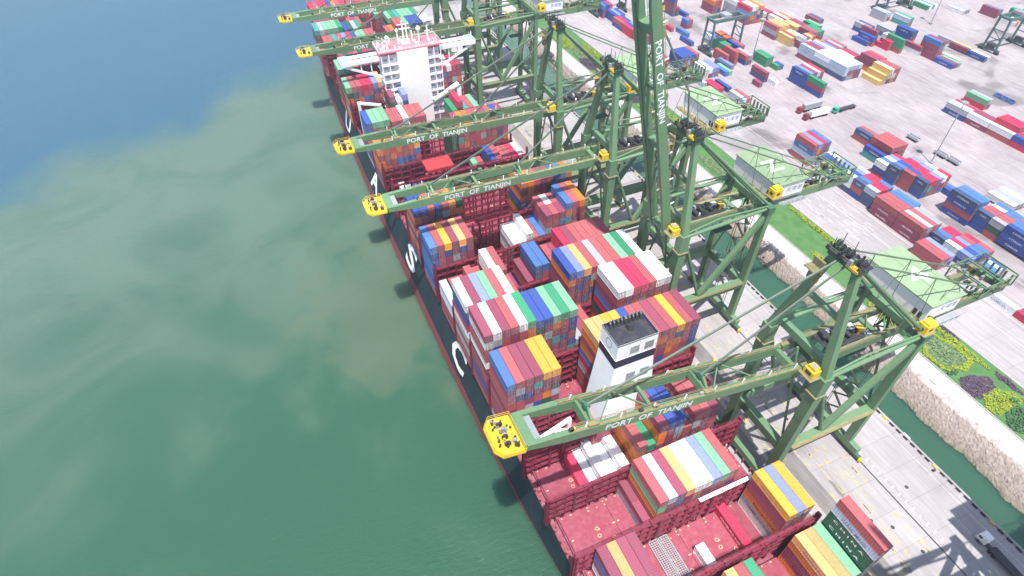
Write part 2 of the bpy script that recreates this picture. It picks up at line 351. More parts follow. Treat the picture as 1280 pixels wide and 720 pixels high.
# small clumps of weed and scum along the channel's stone foot
b = MB(); b.box(146.5, 1900, -900, 2600, -5, 5.0); tag(b.build('yard_ground', M['yard']), kind='structure')
b = MB(); b.quad((147.0,-110,5.012),(165.2,-110,5.012),(165.2,760,5.012),(147.0,760,5.012)); tag(b.build('lawn', M['lawn']), kind='structure')
b = MB(); b.quad((165.9,-110,5.008),(189.6,-110,5.008),(189.6,760,5.008),(165.9,760,5.008)); tag(b.build('access_road', M['road']), kind='structure')
b = MB(); b.box(165.2,165.9,-110,760,4.9,5.13); b.box(189.6,190.0,-110,760,4.9,5.12); b.box(146.5,147.0,-110,760,4.9,5.2)
tag(b.build('kerb_strip', M['quay']), kind='structure')
b = MB()
for x in (210.2, 214.0, 262.6, 266.0, 318.0, 322.5): b.quad((x,-110,5.006),(x+1.7,-110,5.006),(x+1.7,760,5.006),(x,760,5.006))
tag(b.build('yard_crane_runway', M['road']), kind='structure')
b = MB()
for x in (181.8, 192.0-1.4): b.quad((x,-110,5.011),(x+.25,-110,5.011),(x+.25,760,5.011),(x,760,5.011))
R.seed(9)
for i in range(60):
    x = R.uniform(171,186); y = R.uniform(118,165); b.quad((x,y,5.012),(x+.3,y,5.012),(x+.3,y+3,5.012),(x,y+3,5.012))
tag(b.build('white_lane_marking', M['wornw']), kind='structure')
# planted beds: many small leaf faces
def bed(name, blobs, mat, h=.5, dens=7):
    b = MB()
    for (cx, cy, rx, ry, hole) in blobs:
        n = int(math.pi*rx*ry*dens)
        for i in range(n):
            a = R.uniform(0, 6.283); rr = math.sqrt(R.random())
            if hole and rr < hole: rr = hole + (1-hole)*R.random()
            wob = 1+.10*math.sin(3*a+cx)+.06*math.sin(7*a)
            x = cx+rx*rr*wob*math.cos(a); y = cy+ry*rr*wob*math.sin(a)
            if not 147.3 < x < 165.0: continue
            z = 5.03+R.random()*h*(1.15-rr*.6); s = R.uniform(.2,.42)
            t = R.uniform(0,6.283); dx, dy = s*math.cos(t), s*math.sin(t); tz = R.uniform(-.14,.2)
            b.quad((x-dx,y-dy,z-tz),(x+dy,y-dx,z+.08),(x+dx,y+dy,z+tz),(x-dy,y+dx,z-.04))
    return tag(b.build(name, mat), kind='stuff')
R.seed(11)
yb = [(153.8,40.0,6.6,4.0,0),(162.0,62,1.5,11,0),(161.8,80,1.6,6,0),(154.5,61.8,6.6,9.0,.80),(163.0,101,.9,6,0),(163.2,128,1.2,22,0),(162.4,34,2.2,5,0),
      (150,84,2.6,7,0),(151,117,1.8,3.5,0),(159,298,5.4,10,0),(151,288,4.2,9,0),(161.5,325,2.5,14,0),(152,345,4,11,0),(160,226,3.4,14,0),(153,244,4.4,9,0)]
bed('yellow_shrub_bed', yb, M['shy'], .7, 11)
bed('purple_shrub_bed', [(152.6,47.2,5.8,4.4,0),(162.9,44.0,1.3,4.8,0),(164,67,1.1,4.2,0),(152,310,5.0,9,0),(160,270,4,7,0),(153,262,4.6,6,0)], M['shp'], .45, 13)
bed('grey_green_shrub_bed', [(154.6,62,5.2,7.2,0),(154,327,5,10,0),(153,188,4,9,0)], M['shg'], .5, 11)
bed('dark_green_shrub_bed', [(154,32.5,6.2,4.4,0),(157.8,38.2,1.8,1.5,0),(149.5,75,1.8,3.4,0),(156,280,4,6,0),(160,160,2.4,9,0),(150,54.5,2.2,1.2,0)], M['shd'], .8, 11)
# ------------------------------------------------------------------ the ship
PIT = 2.53; DZ = 1.95
ship = thing('container_ship', 'very long container ship with red decks and dark hull moored along the quay', 'container ship')
def lerp_tab(t, y):
    if y <= t[0][0]: return t[0][1]
    for (a, va), (c, vc) in zip(t, t[1:]):
        if y <= c: return va+(vc-va)*(y-a)/(c-a)
    return t[-1][1]
XW = [(-25,16),(-10,9.5),(20,4.6),(51,1.6),(75,-.6),(100,-2.4),(132,-3.4),(210,-4.0),(300,-2.6),(345,-1.2),(380,1.5),(415,9),(440,18),(462,28.5)]
XD = [(-25,4),(-10,2.2),(20,1.5),(345,1.3),(385,1.6),(410,3.5),(435,11),(455,20),(470,28.6)]
ZB = [(-20,0.2),(50,.4),(62,.9),(80,2.0),(100,3.0),(130,3.9),(470,4.4)]
ZD = [(-25,15.8),(385,15.8),(410,19),(470,23)]
def hull():
    h = MB(); bt = MB(); dk = MB(); ys = [-25,-10,5,20,35,51,62,75,88,100,115,132,160,210,260,300,325,345,365,385,400,415,430,445,455,462]
    def ring(y):
        xw = lerp_tab(XW,y); xd = lerp_tab(XD,y); zb = lerp_tab(ZB,y); zd = lerp_tab(ZD,y)
        f = zb/zd; xb = xw+(xd-xw)*f
        return [(xw-.02 if 0 else xw,-1.5),(xb,zb),(xd,zd)]
    prev = None
    for y in ys:
        r = ring(y); Lp = [(x,y,z) for x, z in r]; Rp = [(58.4-min(x,28.9) if x > .8 else 58.4-max(x,.2)*.5,y,z) for x, z in r]
        if prev:
            PL, PR = prev
            bt.quad(PL[0],PL[1],Lp[1],Lp[0]); h.quad(PL[1],PL[2],Lp[2],Lp[1])
            bt.quad(PR[0],Rp[0],Rp[1],PR[1]); h.quad(PR[1],Rp[1],Rp[2],PR[2])
            dk.quad(PL[2],PR[2],Rp[2],Lp[2])
        else:
            h.quad(Lp[1],Rp[1],Rp[2],Lp[2]); bt.quad(Lp[0],Rp[0],Rp[1],Lp[1])
        prev = (Lp, Rp)
    ho = h.build('hull', M['hull'], ship); bt.build('boot_topping', M['boot'], ho); dk.build('deck', M['deck'], ship)
    return ho
HULL = hull()
# white letters on the seaward hull side (follow the plating's slope)
def hull_letter(t, y0, y1, z0, z1):
    ym = (y0+y1)/2; xw = lerp_tab(XW,ym); xd = lerp_tab(XD,ym); zd = 15.8
    xa = xw+(xd-xw)*(z0/zd); xb_ = xw+(xd-xw)*(z1/zd); up = Vector((xb_-xa,0,z1-z0))
    me, a, c = text_mesh(t, 1, M['markw'], .01, .025)
    hh = max(v.co.y for v in me.vertices); lo = min(v.co.y for v in me.vertices)
    o = link('lettering', me, HULL)
    # run aft (towards -y) as read from the water
    xdirv = Vector(((lerp_tab(XW,y0)-lerp_tab(XW,y1))*.5,-(y1-y0),0)); s = 1/(c-a); yv = up/(hh-lo)
    z = xdirv.normalized().cross(up.normalized())
    mt = Matrix(((xdirv.x*s,yv.x,z.x,0),(xdirv.y*s,yv.y,z.y,0),(xdirv.z*s,yv.z,z.z,0),(0,0,0,1)))
    mt.translation = Vector((xa,y1,z0))+z*.12-Vector((xdirv.x,xdirv.y,xdirv.z))*a*s-yv*lo
    o.matrix_basis = mt
hull_letter('C', 117.5, 129.5, 5.6, 14.6); hull_letter('S', 171, 183, 5.6, 14.6); hull_letter('A', 228, 240, 5.6, 14.6); hull_letter('U', 285, 297, 5.6, 14.6)
BAYS = [15.2,30.6,45.0,59.4,82.0,97.0,111.8,127.0,146.0,163.0,180.0,198.0,215.0,232.0,273.0,288.0,303.0,317.0,331.0,346.0,361.0,377.0]
# side supports that carry the outboard rows, one run to each side
for side in (0,1):
    b = MB()
    for y in range(-8, 405, 3):
        xx = max(.25, lerp_tab(XD,y)) if side == 0 else 57.6
        b.box(xx-.1, xx+.3, y, y+.4, 15.8, 17.5)
    for a in range(-10, 400, 10):
        if side == 0: b.box(3.1,3.35, a, a+10, 15.8, 17.3)
        else: b.box(55.2,55.45, a, a+10, 15.8, 17.3)
    R.seed(19)
    for i in range(150):
        y = R.uniform(0,380); s_ = R.uniform(.15,.5); x = R.choice((1.9,2.3,2.7)); x = x if side == 0 else 58.4-x
        b.box(x-s_*.5,x+s_*.5,y-s_,y+s_,15.8,16.2+R.random()*1.1)
    b.build('side_coaming', M['deck'], ship)
# hatch covers: four panels to a bay
hc = MB(); hc.box(0,12.9,0,12.9,15.8,19.42-DZ,0)
for k in range(5): hc.box(.1,12.8,k*2.9+.5,k*2.9+.56,19.42-DZ,19.45-DZ,0)
for i in range(1,5):
    hc.box(i*2.55-.05,i*2.55+.05,.1,12.8,19.42-DZ,19.47-DZ,0)
R.seed(21)
for i in range(26):
    x = R.choice((.5,2.9,5.3,7.7,10.1,12.1))+R.uniform(0,.5); y = R.choice((.4,1.2,11.4,12.3,6.2))
    hc.box(x,x+.32,y,y+.32,19.42-DZ,19.56-DZ,1)
for k in range(3):
    cx, cy = R.uniform(3,11), R.uniform(2,11)
    for j in range(10):
        t = j*.628; hc.box(cx+.42*math.cos(t)-.1,cx+.42*math.cos(t)+.1,cy+.42*math.sin(t)-.1,cy+.42*math.sin(t)+.1,19.42-DZ,19.5-DZ,1)
hcm = hc.mesh('hatch_cover', [M['cover'],M['socket']])
for y in BAYS[:14]+BAYS[14:20]:
    for i in range(4): link('hatch_cover', hcm, ship, (3.5+i*13.0, y-.35, 0))
# lashing bridges between the bays
def lash_mesh(ztop):
    b = MB(); lv = [19.6]
    while lv[-1]+2.85 <= ztop+.1: lv.append(lv[-1]+2.85)
    for k in range(24):
        x = .15+k*PIT
        w = .34 if k%4 == 0 else .2
        b.box(x-w/2,x+w/2,-.52,-.3,15.8,lv[-1]+ (1.1 if k%2==0 else 0)); b.box(x-w/2,x+w/2,.3,.52,15.8,lv[-1])
    for z in lv:
        b.box(0.3,58.2,-.56,.56,z-.16,z); b.box(0.3,58.2,-.60,-.56,z-.3,z+.12)
        for dz in (.55,1.05): b.box(0.3,58.2,-.58,-.53,z+dz,z+dz+.06); b.box(0.3,58.2,.53,.58,z+dz,z+dz+.06)
    for k in range(0,22,4):
        x0 = .15+k*PIT; x1 = x0+2*PIT
        b.beam((x0,-.44,16),(x1,-.44,lv[-1]),.3,.2); b.beam((x1,-.40,16),(x0,-.40,lv[-1]),.3,.2)
    for k in range(3,22,6):        # box frames standing proud of the walkways
        x0 = .15+k*PIT
        for xx in (x0, x0+PIT*1.5): b.box(xx-.32,xx+.32,-.8,-.5,15.8,lv[-1]+.6)
        for z in lv: b.box(x0,x0+PIT*1.5,-.78,-.52,z-.5,z)
    for x in (.6, 57.8): b.box(x-.25,x+.3,-.6,.6,15.8,ztop+1.2)
    return b
LM = {}
for y in BAYS[1:19]:
    yb = y-1.15
    zt = 28.2 if y < 72 else (33.0 if y < 215 else 30.2)
    if zt not in LM: LM[zt] = lash_mesh(zt).mesh('lashing_bridge', M['lash'])
    link('lashing_bridge', LM[zt], ship, (0, yb, 0))
link('lashing_bridge', LM[28.2], ship, (0, 72.2, 0))
# walkway light strip seen on one bridge
b = MB(); b.box(34,50,-.75,.2,28.6,28.9); b.build('walkway_cover', M['white'], ship, (0,43.9,0))
# deck house details in the gap round the funnel
b = MB(); b.box(4,24,73.2,79.4,17,21.0); b.box(35,55,73.2,79.4,17,20.6); b.box(19.5,38.5,69.9,79.4,15.9,30.5); b.box(20,38,69.4,69.9,26,30.2)
b.build('engine_casing', M['cover'], ship)
b = MB(); b.beam((7.6,78.2,21.4),(17.2,78.9,24.5),1.0,.9); b.beam((17.2,78.9,24.8),(17.2,78.9,17.2),1.1,1.1); b.beam((11.5,78.5,22.7),(17.2,76.4,23.0),.8,.6); b.box(16.2,18.2,77.4,79.6,17,20)
b.build('provision_crane', M['white'], ship)
# funnel: white tapered casing, navy band, dark top with exhaust pipes
def funnel():
    f = MB()
    def ring(z, k):     # lower part leans aft towards the base
        return [(23.6-k*1.25, 71.6-k*.8, z),(34.6+k, 71.6-k*.8, z),(34.6+k, 79.2, z),(23.6-k*1.25, 79.2, z)]
    def wall(za, ka, zb, kb, m):
        A = ring(za,ka); B = ring(zb,kb)
        for i in range(4): f.quad(A[i],A[(i+1)%4],B[(i+1)%4],B[i],m)
    wall(30.5,1.9,52.6,0,0); wall(52.6,.06,55.4,.06,1); wall(55.4,0,61,0,0)
    f.quad(*ring(52.6,.06),1); f.quad(*ring(55.4,.06),0)
    f.quad(*ring(60.4,-.02),2)
    for x0,x1,y0,y1 in ((23.6,34.6,71.6,71.9),(23.6,34.6,78.9,79.2),(23.6,23.9,71.9,78.9),(34.3,34.6,71.9,78.9)): f.box(x0,x1,y0,y1,60.4,60.75,1)
    fo = f.build('funnel', [M['white'],M['navy'],M['funneltop']], ship)
    p = MB()
    for i in range(9):
        x = 25.0+i*1.05; r = .36 if i not in (4,) else .62
        p.tube((x,77.3,60.0),(x,77.9,61.5),r,9); p.tube((x,77.7,61.5),(x+.05,78.5,61.9),r*1.05,9)
    p.tube((29.3,75.6,60.2),(29.3,76.1,61.5),.9,12)
    p.build('exhaust_pipe', M['dark'], fo)
    g = MB()
    for x in (27.2,31.2):
        for z0, z1 in ((56.6,59.0),(46.5,49.4)):
            yy = 71.6-1.9*.8*(1-(min(z0,52.6)-30.5)/22.1) if z0 < 52 else 71.6
            g = MB(); g.box(x,x+2.4,yy-.14,yy-.02,z0,z1); g.build('louvre', M['galv'], fo)
    t = MB()
    n = 20
    for k in range(n):
        a0 = 2*math.pi*k/n; a1 = 2*math.pi*(k+1)/n
        for q0, q1 in ((.95,1.1),):
            P = lambda a, r_: (23.56, 75.4+r_*1.15*math.cos(a), 58.2+r_*1.35*math.sin(a))
            t.quad(P(a0,q0),P(a1,q0),P(a1,q1),P(a0,q1))
    t.build('emblem_ring', M['bluegrey'], fo)
funnel()
# bridge house
def bridge():
    w = MB(); w.box(21.6,35.2,252,262.5,17,58.0); w.box(14.6,41.4,254.6,263.4,17,22.5)
    # stacked side decks left and right of the white stair tower
    for z in (26,29.8,33.6,37.4,41.2,45,48.8,52.6):
        w.box(14.6,21.58,252.6,263.2,z,z+.22); w.box(35.22,41.4,252.6,263.2,z,z+.22)
        w.box(14.6,21.58,252.6,252.72,z+.22,z+1.2); w.box(35.22,41.4,252.6,252.72,z+.22,z+1.2)
    for x in (14.7,18.0,38.2,41.2):
        w.box(x-.18,x+.18,252.75,253.1,17,57.4)
    so = w.build('superstructure', M['white'], ship)
    c = MB(); c.box(15.2,21.55,255.0,263,22.6,56.6); c.box(35.25,40.9,255.0,263,22.6,56.6); c.build('deck_house_wall', paint('pale_grey_wall',(.74,.72,.77),.5,.12,.5), so)
    WINM = paint('lavender_window', (.33,.32,.38), .3, .2, 1)  # side-deck windows in their own pale lavender grey
    for z in (27,30.8,34.6,38.4,42.2,46,49.8,53.4):
        for x in (15.8,18.4,36.0,38.6): g = MB(); g.box(x,x+1.7,254.86,254.98,z+.4,z+1.5); g.build('window', WINM, so)
    r = MB(); r.box(13.9,42.1,252.6,264.4,58.05,58.5); r.box(14.6,41.4,254,263.6,56.7,58.0)
    r.build('monkey_deck', M['pinkroof'], so)
    for sx, xa, xt in ((-1,14.6,-2.6),(1,41.4,58.2)):
        wg = MB()
        wg.box(min(xa,xt),max(xa,xt),254.2,254.6,55.0,56.6); wg.box(min(xa,xt),max(xa,xt),259.4,259.8,55.6,56.9); wg.box(min(xa,xt),max(xa,xt),254.7,259.3,55.0,55.2)
        wg.box(min(xt,xt+4*-sx),max(xt,xt+4*-sx),254.1,260,54.9,57.0)
        wg.beam((xa,254.9,47.4),(xt-sx*1.5,254.9,54.7),.5,1.0)
        for t in (.25,.5,.75):
            x = xa+(xt-xa)*t; wg.box(x-.25,x+.25,254.7,255.1,47.4+7.3*t+.4,55)
        wg.build('bridge_wing', M['white'], so)
    wc = MB()
    for x0,x1 in ((-2.4,1.0),(54.6,58.0)): wc.box(x0,x1,254.3,259.8,57.05,57.3)
    wc.build('wing_cab_roof', paint('pale_teal_roof',(.32,.48,.52),.5), so)
    wl = MB(); wl.box(1.2,14.5,259.85,260.0,56.0,57.6); wl.build('wing_glazing', M['navy'], so); wl = MB(); wl.box(41.5,54.4,259.85,260.0,56.0,57.6); wl.build('wing_glazing', M['navy'], so)
    ms = MB()
    for x,y,z in ((19,257,63.5),(27,259.5,68),(28.6,259.5,66),(33.6,258.6,64),(37.4,258,65),(24.5,260,64),(31,260.4,63)):
        ms.tube((x,y,58.5),(x,y,z),.32,7)
    ms.box(25.4,30.2,259.2,259.8,64.5,64.8); ms.box(24.6,29.8,259.3,259.5,66.4,66.7); ms.box(36.2,38.6,257.8,258.1,62.6,62.9); ms.box(17.6,20.4,256.8,257.1,61.6,61.9)
    ms.box(25.6,29.4,258,261,58.5,59.8)
    R.seed(14)
    for k in range(26):
        x, y = R.uniform(15,41), R.uniform(253.4,263.4); h_ = R.choice((.7,1.0,1.4,2.6,3.4)); w_ = R.uniform(.12,.55) if h_ < 2 else .1; ms.box(x-w_,x+w_,y-w_,y+w_,58.5,58.5+h_)
    for y in (252.7,264.2):
        for z in (59.0,59.5): ms.box(14,42,y,y+.08,z,z+.08)
    for x in (14,41.9):
        for z in (59.0,59.5): ms.box(x,x+.08,252.7,264.2,z,z+.08)
    for k in range(15): ms.box(14+k*2,14.1+k*2,252.7,252.8,58.5,59.55)
    for x,y,z,rr in ((33.6,258.6,64.3,1.0),(19,257,63.2,.8),(24.5,260,64.2,.7)):
        for k in range(4): ms.tube((x,y,z+rr*(-1+k*.5)),(x,y,z+rr*(-.5+k*.5)),rr*(.55,.95,1.0,.7)[k],10,0,rr*(.95,1.0,.7,.2)[k])
    ms.build('radar_mast', M['white'], so)
    lb = MB(); lb.beam((35.6,251.2,33.6),(49,255.4,37.4),1.5,1.5); lb.box(48,50,254,256,19.4,36.5); lb.build('provision_boom', M['white'], so)
    la = MB(); la.beam((2.2,257,36.6),(11.2,251.8,36.2),1.0,1.0); la.box(1.6,2.8,256.2,257.6,19.4,37); la.build('provision_boom', M['white'], so)
bridge()
# a hatch cover lifted onto the deck and propped on trestles
b = MB(); b.box(17,28.5,205,213.6,27.2,28.4); b.box(17.3,28.2,205.3,213.3,28.4,28.5)
b.build('lifted_hatch_cover', paint('bright_hatch_red',(.42,.03,.035),.55,.4,1.2), ship)
for x in (18.5,27):
    for y in (206,212.5):
        b = MB(); b.beam((x,y,27.2),(x+(1.8 if x < 20 else -1.8),y,17.4),.5,.5); b.build('trestle', M['lash'], ship)
# bow: forecastle gear
b = MB(); b.box(14,44,398,412,18.5,21); b.tube((29,420,20),(29,420,34),.5,8)
for x in (22,36): b.box(x-1.6,x+1.6,424,428,20,22)
b.build('forecastle_gear', M['deck'], ship)
# ------------------------------------------------------------------ containers
CW, CH, TP = 2.438, 2.80, 2.85
def corr(b, L, H, W, door):
    """one corrugated steel box, base centre at the origin; -Y end carries the doors"""
    x = W/2; y = L/2
    for sx in (-1,1):
        for sy in (-1,1): b.box(*sorted((sx*x,sx*(x-.15))),*sorted((sy*y,sy*(y-.16))),0,H)
        b.box(*sorted((sx*x,sx*(x-.10))),-y+.16,y-.16,0,.16); b.box(*sorted((sx*x,sx*(x-.10))),-y+.16,y-.16,H-.11,H)
    for sy in (-1,1):
        b.box(-x+.15,x-.15,*sorted((sy*y,sy*(y-.10))),0,.16); b.box(-x+.15,x-.15,*sorted((sy*y,sy*(y-.10))),H-.12,H)
    nseg = int(L/.56); d = (L-.32)/nseg
    for sx in (-1,1):
        pts = []
        for i in range(nseg):
            y0 = -y+.16+i*d
            pts += [(x-.02,y0+.02*d),(x-.02,y0+.33*d),(x-.075,y0+.52*d),(x-.075,y0+.83*d)]
        pts.append((x-.02,y-.16))
        for (xa,ya),(xb,yb) in zip(pts,pts[1:]):
            if sx > 0: b.quad((xa,ya,.16),(xb,yb,.16),(xb,yb,H-.11),(xa,ya,H-.11))
            else: b.quad((-xb,yb,.16),(-xa,ya,.16),(-xa,ya,H-.11),(-xb,yb,H-.11))
    pts = []
    for i in range(nseg):
        y0 = -y+.10+i*(L-.2)/nseg; dd = (L-.2)/nseg; pts += [(y0,H-.015),(y0+.55*dd,H-.015),(y0+.7*dd,H-.05),(y0+.85*dd,H-.05)]
    pts.append((y-.1,H-.015))
    for (ya,za),(yb,zb) in zip(pts,pts[1:]): b.quad((-x+.1,ya,za),(x-.1,ya,za),(x-.1,yb,zb),(-x+.1,yb,zb))
    pts = []
    for i in range(8):
        x0 = -x+.15+i*(W-.3)/8; dd = (W-.3)/8; pts += [(x0,y-.02),(x0+.35*dd,y-.02),(x0+.5*dd,y-.07),(x0+.85*dd,y-.07)]
    pts.append((x-.15,y-.02))
    for (xa,ya),(xb,yb) in zip(pts,pts[1:]): b.quad((xb,yb,.16),(xa,ya,.16),(xa,ya,H-.12),(xb,yb,H-.12))
    b.quad((-x,-y,.02),(-x,y,.02),(x,y,.02),(x,-y,.02))
    if door == 2:
        for (xa,ya),(xb,yb) in zip(pts,pts[1:]): b.quad((xa,-ya,.16),(xb,-yb,.16),(xb,-yb,H-.12),(xa,-ya,H-.12))
    if door == 1: 
        leaf(b, -x+.15, -.01, -y+.05, H); leaf(b, .01, x-.15, -y+.05, H)
def leaf(b, x0, x1, y, H):
    b.box(x0,x1,y,y+.06,.17,H-.13); b.box(x0-.01,x0+.05,y-.012,y,.17,H-.13,1); b.box(x1-.05,x1+.01,y-.012,y,.17,H-.13,1); b.box(x0,x1,y-.012,y,.17,.26,1); b.box(x0,x1,y-.012,y,H-.24,H-.13,1)
    for z in (.55,1.2,1.85): b.box(x0+.06,x1-.06,y-.018,y,z,z+.34)
    for f in (.24,.72):
        xr = x0+(x1-x0)*f; b.box(xr-.05,xr+.05,y-.07,y-.025,.1,H-.06,1)
        for z in (.35,H-.42): b.box(xr-.09,xr+.09,y-.08,y-.02,z,z+.12,1)
        b.box(xr-.05,xr+.24,y-.09,y-.05,1.0,1.07,1)
    b.box(x0+.55,x1-.12,y-.024,y-.019,1.95,2.25,1)
def cmesh(L, door):
    b = MB(); corr(b, L, CH, CW, door); return b.mesh('shipping_container', [CM['b'],M['rod']])
ME = {(L,d):cmesh(L,d) for L in (12.19,6.06) for d in (0,1,2)}
DL = []
for x0,x1 in ((-CW/2+.15,-.01),(.01,CW/2-.15)):
    b = MB(); leaf(b,x0,x1,.05,CH); DL.append(b.mesh('door',[CM['b'],M['rod']]))
ORD = 'first second third fourth fifth sixth seventh eighth ninth tenth eleventh twelfth thirteenth'.split()
SPEC = []     # dicts: x,y(near edge),z base,len,col, place words
FILL = 'mmmmmmbbbbbboosBsmdemlbmteo'
R.seed(31)
def stack(x, y, z0, n, top, faces='', L=12.19, tp=TP, **kw):
    """one stack of boxes: x is its left edge, y its near edge, n tiers above z0 (n may carry a fraction)"""
    zt = z0+tp*n; seq = (top+faces); k = 0
    if 'bay' in kw:
        if n <= 3.2: z0 -= DZ; tp = 2.84; zt = z0+tp*n; x += .6*(1-n*.1); y += .8*(1-n*.1)
        else: z0 -= DZ; tp = (zt-z0)/round((zt-z0)/2.88)
    while zt-tp > z0-1.2 and k < 12:
        c = seq[k] if k < len(seq) else R.choice(FILL)
        SPEC.append(dict(x=x+CW/2, y=y+L/2, z=max(zt-tp, z0-.4 if k else zt-tp), L=L, c=c, k=k, **kw)); zt -= tp; k += 1
def bay(y, name, *cols):
    """cols: (k0, n, colours of the tops, faces of the first stack downwards, short?)"""
    for c in cols:
        k0, n, tops = c[:3]; faces = c[3] if len(c) > 3 else ''; sh = c[4] if len(c) > 4 else 0
        for i, t in enumerate(tops):
            x = (k0+i)*PIT+.05
            if sh:
                stack(x, y, 19.5, n, t, faces if i == 0 else '', 6.06, bay=name, half='aft')
                t2 = sh[i] if isinstance(sh, str) else t
                stack(x, y+6.13, 19.5, n, t2, faces if i == 0 else '', 6.06, bay=name, half='forward')
            else: stack(x, y, 19.5, n, t, faces if i == 0 else '', bay=name)
bay(15.2,'fourth bay behind the funnel',(22,8,'b','cdddm'),(18.9,4,'ppG','ommo'),(11.1,4,'pbg','owo'))
bay(30.6,'third bay behind the funnel',(19,5,'yvy','mboew'),(16,1,'r'),(1.9,4,'mpmm','lbwb'))
SPEC.append(dict(x=11.95*PIT+CW/2,y=34.1,z=19.5-DZ,L=6.06,c='w',k=0,bay='third bay behind the funnel',half='lone'))
bay(45.0,'second bay behind the funnel',(9,5,'bcmpwwvGb','GoblB'),(8,2,'m','er',1))
bay(59.4,'first bay behind the funnel',(4.5,1,'r'),(5.55,1,'w'),(6.6,2,'ww'),(8.65,3,'w'),(10.35,5,'b','ooom',1),(11.38,4.7,'g','m',1),(12.4,7,'m','oom'),(13.42,7,'BB','mm',1),(15.5,5.3,'b'),(16.6,6.6,'bbm'))
bay(82.0,'first bay ahead of the funnel',(0,9,'lbmmyy','mbbmbmbm'),(11,9,'ppyyBbbmbybm','obolre'))
bay(97.0,'second bay ahead of the funnel',(0,10,'mwmbwg','wbbwmb'),(6,9.75,'BBGgG'),(11.1,5,'emb'),(16,10,'wwrrbww','bmlrdm'))
bay(111.8,'third bay ahead of the funnel',(0,9,'wmvGbw','sBrweb'),(6.2,7.4,'b'),(7.3,3,'mm',),(13,9,'BvpbebbGgw','omb'))
bay(127.0,'fourth bay ahead of the funnel',(0,4,'c','wb'),(1.2,4,'bb'),(3.3,5.2,'b','',1),(4.4,4.8,'b','',1),(5.6,7,'wb','wm'),(8,2.5,'mm'),(10.4,4,'m'),(11.5,6,'ll','sm'),(14.3,5,'bm','',1),(16,7,'rmbbbbm','rb'))
bay(146.0,'fifth bay ahead of the funnel',(0,7,'lbympb','BlllBl','lbympb'),(11.7,4,'ww','ew',1),(13.7,5,'w','',1),(14.7,4.2,'bl','b',1),(16.6,7,'mbm','','bwb'),(19.6,8,'lbo','',1))
bay(163.0,'sixth bay ahead of the funnel',(0,8,'BBbBbod','omoBo'),(8,1.2,'bm'),(15.9,8,'oobmmBlo','moBdo'))
bay(180.0,'seventh bay ahead of the funnel',(17,2,'bm'),(20,2,'Bo'))
bay(198.0,'eighth bay ahead of the funnel',(1.9,1.7,'w','',1),(3,1,'e'),(4.2,1,'BB'),(14.4,3,'Gb','d',1),(16.8,4,'Bb','s',1),(19,3.4,'bbr'),(22,3.4,'w'))
bay(215.0,'ninth bay ahead of the funnel',(0,6,'oobobop','moob'),(12.4,6,'d','dddd'),(13.6,7,'moobbmbBm','mt'))
bay(232.0,'tenth bay ahead of the funnel',(0,7,'BGGG','llo'),(4.2,6.6,'bb','','bb'),(6.25,6.8,'w'),(7.3,6.6,'bbb'),(15,6.2,'gbtbG','g'),(16,7.6,'r','mb'))
bay(245.3,'bay just behind the white bridge tower',(5.6,8,'m','dm',1),(6.8,7,'w','',1),(7.8,8,'v','s',1))
bay(273.0,'first bay ahead of the bridge tower',(0,6,'Gbbrrvp','dob'),(17.5,6.6,'rrwrm','m'))
bay(288.0,'second bay ahead of the bridge tower',(0,6.9,'Gtgbdmdmrm','mm'),(14,6,'mdmbm'))
bay(303.0,'third bay ahead of the bridge tower',(1.5,6.4,'mdmbdrmdm'),(15,6,'bmb'))
bay(317.0,'fourth bay ahead of the bridge tower',(2,5.5,'bmdmb'),(16,5,'bgB'))
bay(331.0,'fifth bay ahead of the bridge tower',(-.6,4,'o','mm'),(.5,5.4,'bbtbvrBGGbb','om'),(12.4,3.2,'me'),(14,5.4,'bo','oo'),(16,6.6,'bb'),(18,6.6,'GBBBww','g'))
bay(346.0,'sixth bay ahead of the bridge tower',(-.4,6,'teGGGg','d'),(5.8,5.4,'Bdeg'),(10,3,'mmm'),(15.6,6.2,'GgtGGGg','d'))
bay(361.0,'seventh bay ahead of the bridge tower',(.5,5,'mmmm'),(8,4,'bmb'),(14,5.5,'GbG'))
bay(377.0,'bow bay at the far end of the ship',(.8,6.4,'rbrrBobr','mm'),(10,5,'bmrb'))
# ------------------------------------------------------------------ containers in the yard behind the road
def yb(name, x, y, n, tops, faces='', L=12.19, ns=None):
    for i, t in enumerate(tops):
        stack(x+i*2.52, y, 5.02, (ns[i] if ns else n), t, faces if i == 0 else '', L, 2.84, yard=name)
A = 'road-side yard row'
yb(A+' far end',193.2,169.3,4,'bvrl','lcb'); yb(A+' far end',197.6,163,2,'sBw','c',6.06); yb(A+' far end',196.8,156.6,2,'sse','B',6.06)
yb(A,194.4,151.4,3,'svv','BB',6.06); yb(A,194,145.2,3,'wBvc','ws',6.06); yb(A,194,139,3,'slrr','bB',6.06); yb(A,194.3,132.8,3,'crrl','ssw',6.06)
yb(A,192.3,119.1,3,'bbbll','mm'); yb(A,192.3,106.7,3,'bcbe','mm'); yb(A,186.8,92.4,2,'bbv','bm')
yb(A,198,100.4,2,'slrr','B',6.06); yb(A,198,94.2,2,'wrvbr','v',6.06); yb(A,198,88,2,'vBllb','s',6.06); yb(A,199,79.6,2,'lcs','o',6.06); yb(A+' near end',192.1,64.1,1,'w'); yb(A+' near end',192.1,51.6,1,'rB','B')
Bq = 'second yard row from the road'
yb(Bq+' far end',232.6,168.4,2,'sb','b'); yb(Bq,229,155.9,3,'bbbb','mb'); yb(Bq,224.4,154.6,2,'B','t')
yb(Bq,216.6,147.6,2.6,'wlwvr','B',6.06); yb(Bq,217.4,141.4,3,'slBrrv','sB',6.06); yb(Bq,219.2,135.2,3,'bBrrvc','b',6.06); yb(Bq,220,129,3,'srrvwr','sB',6.06)
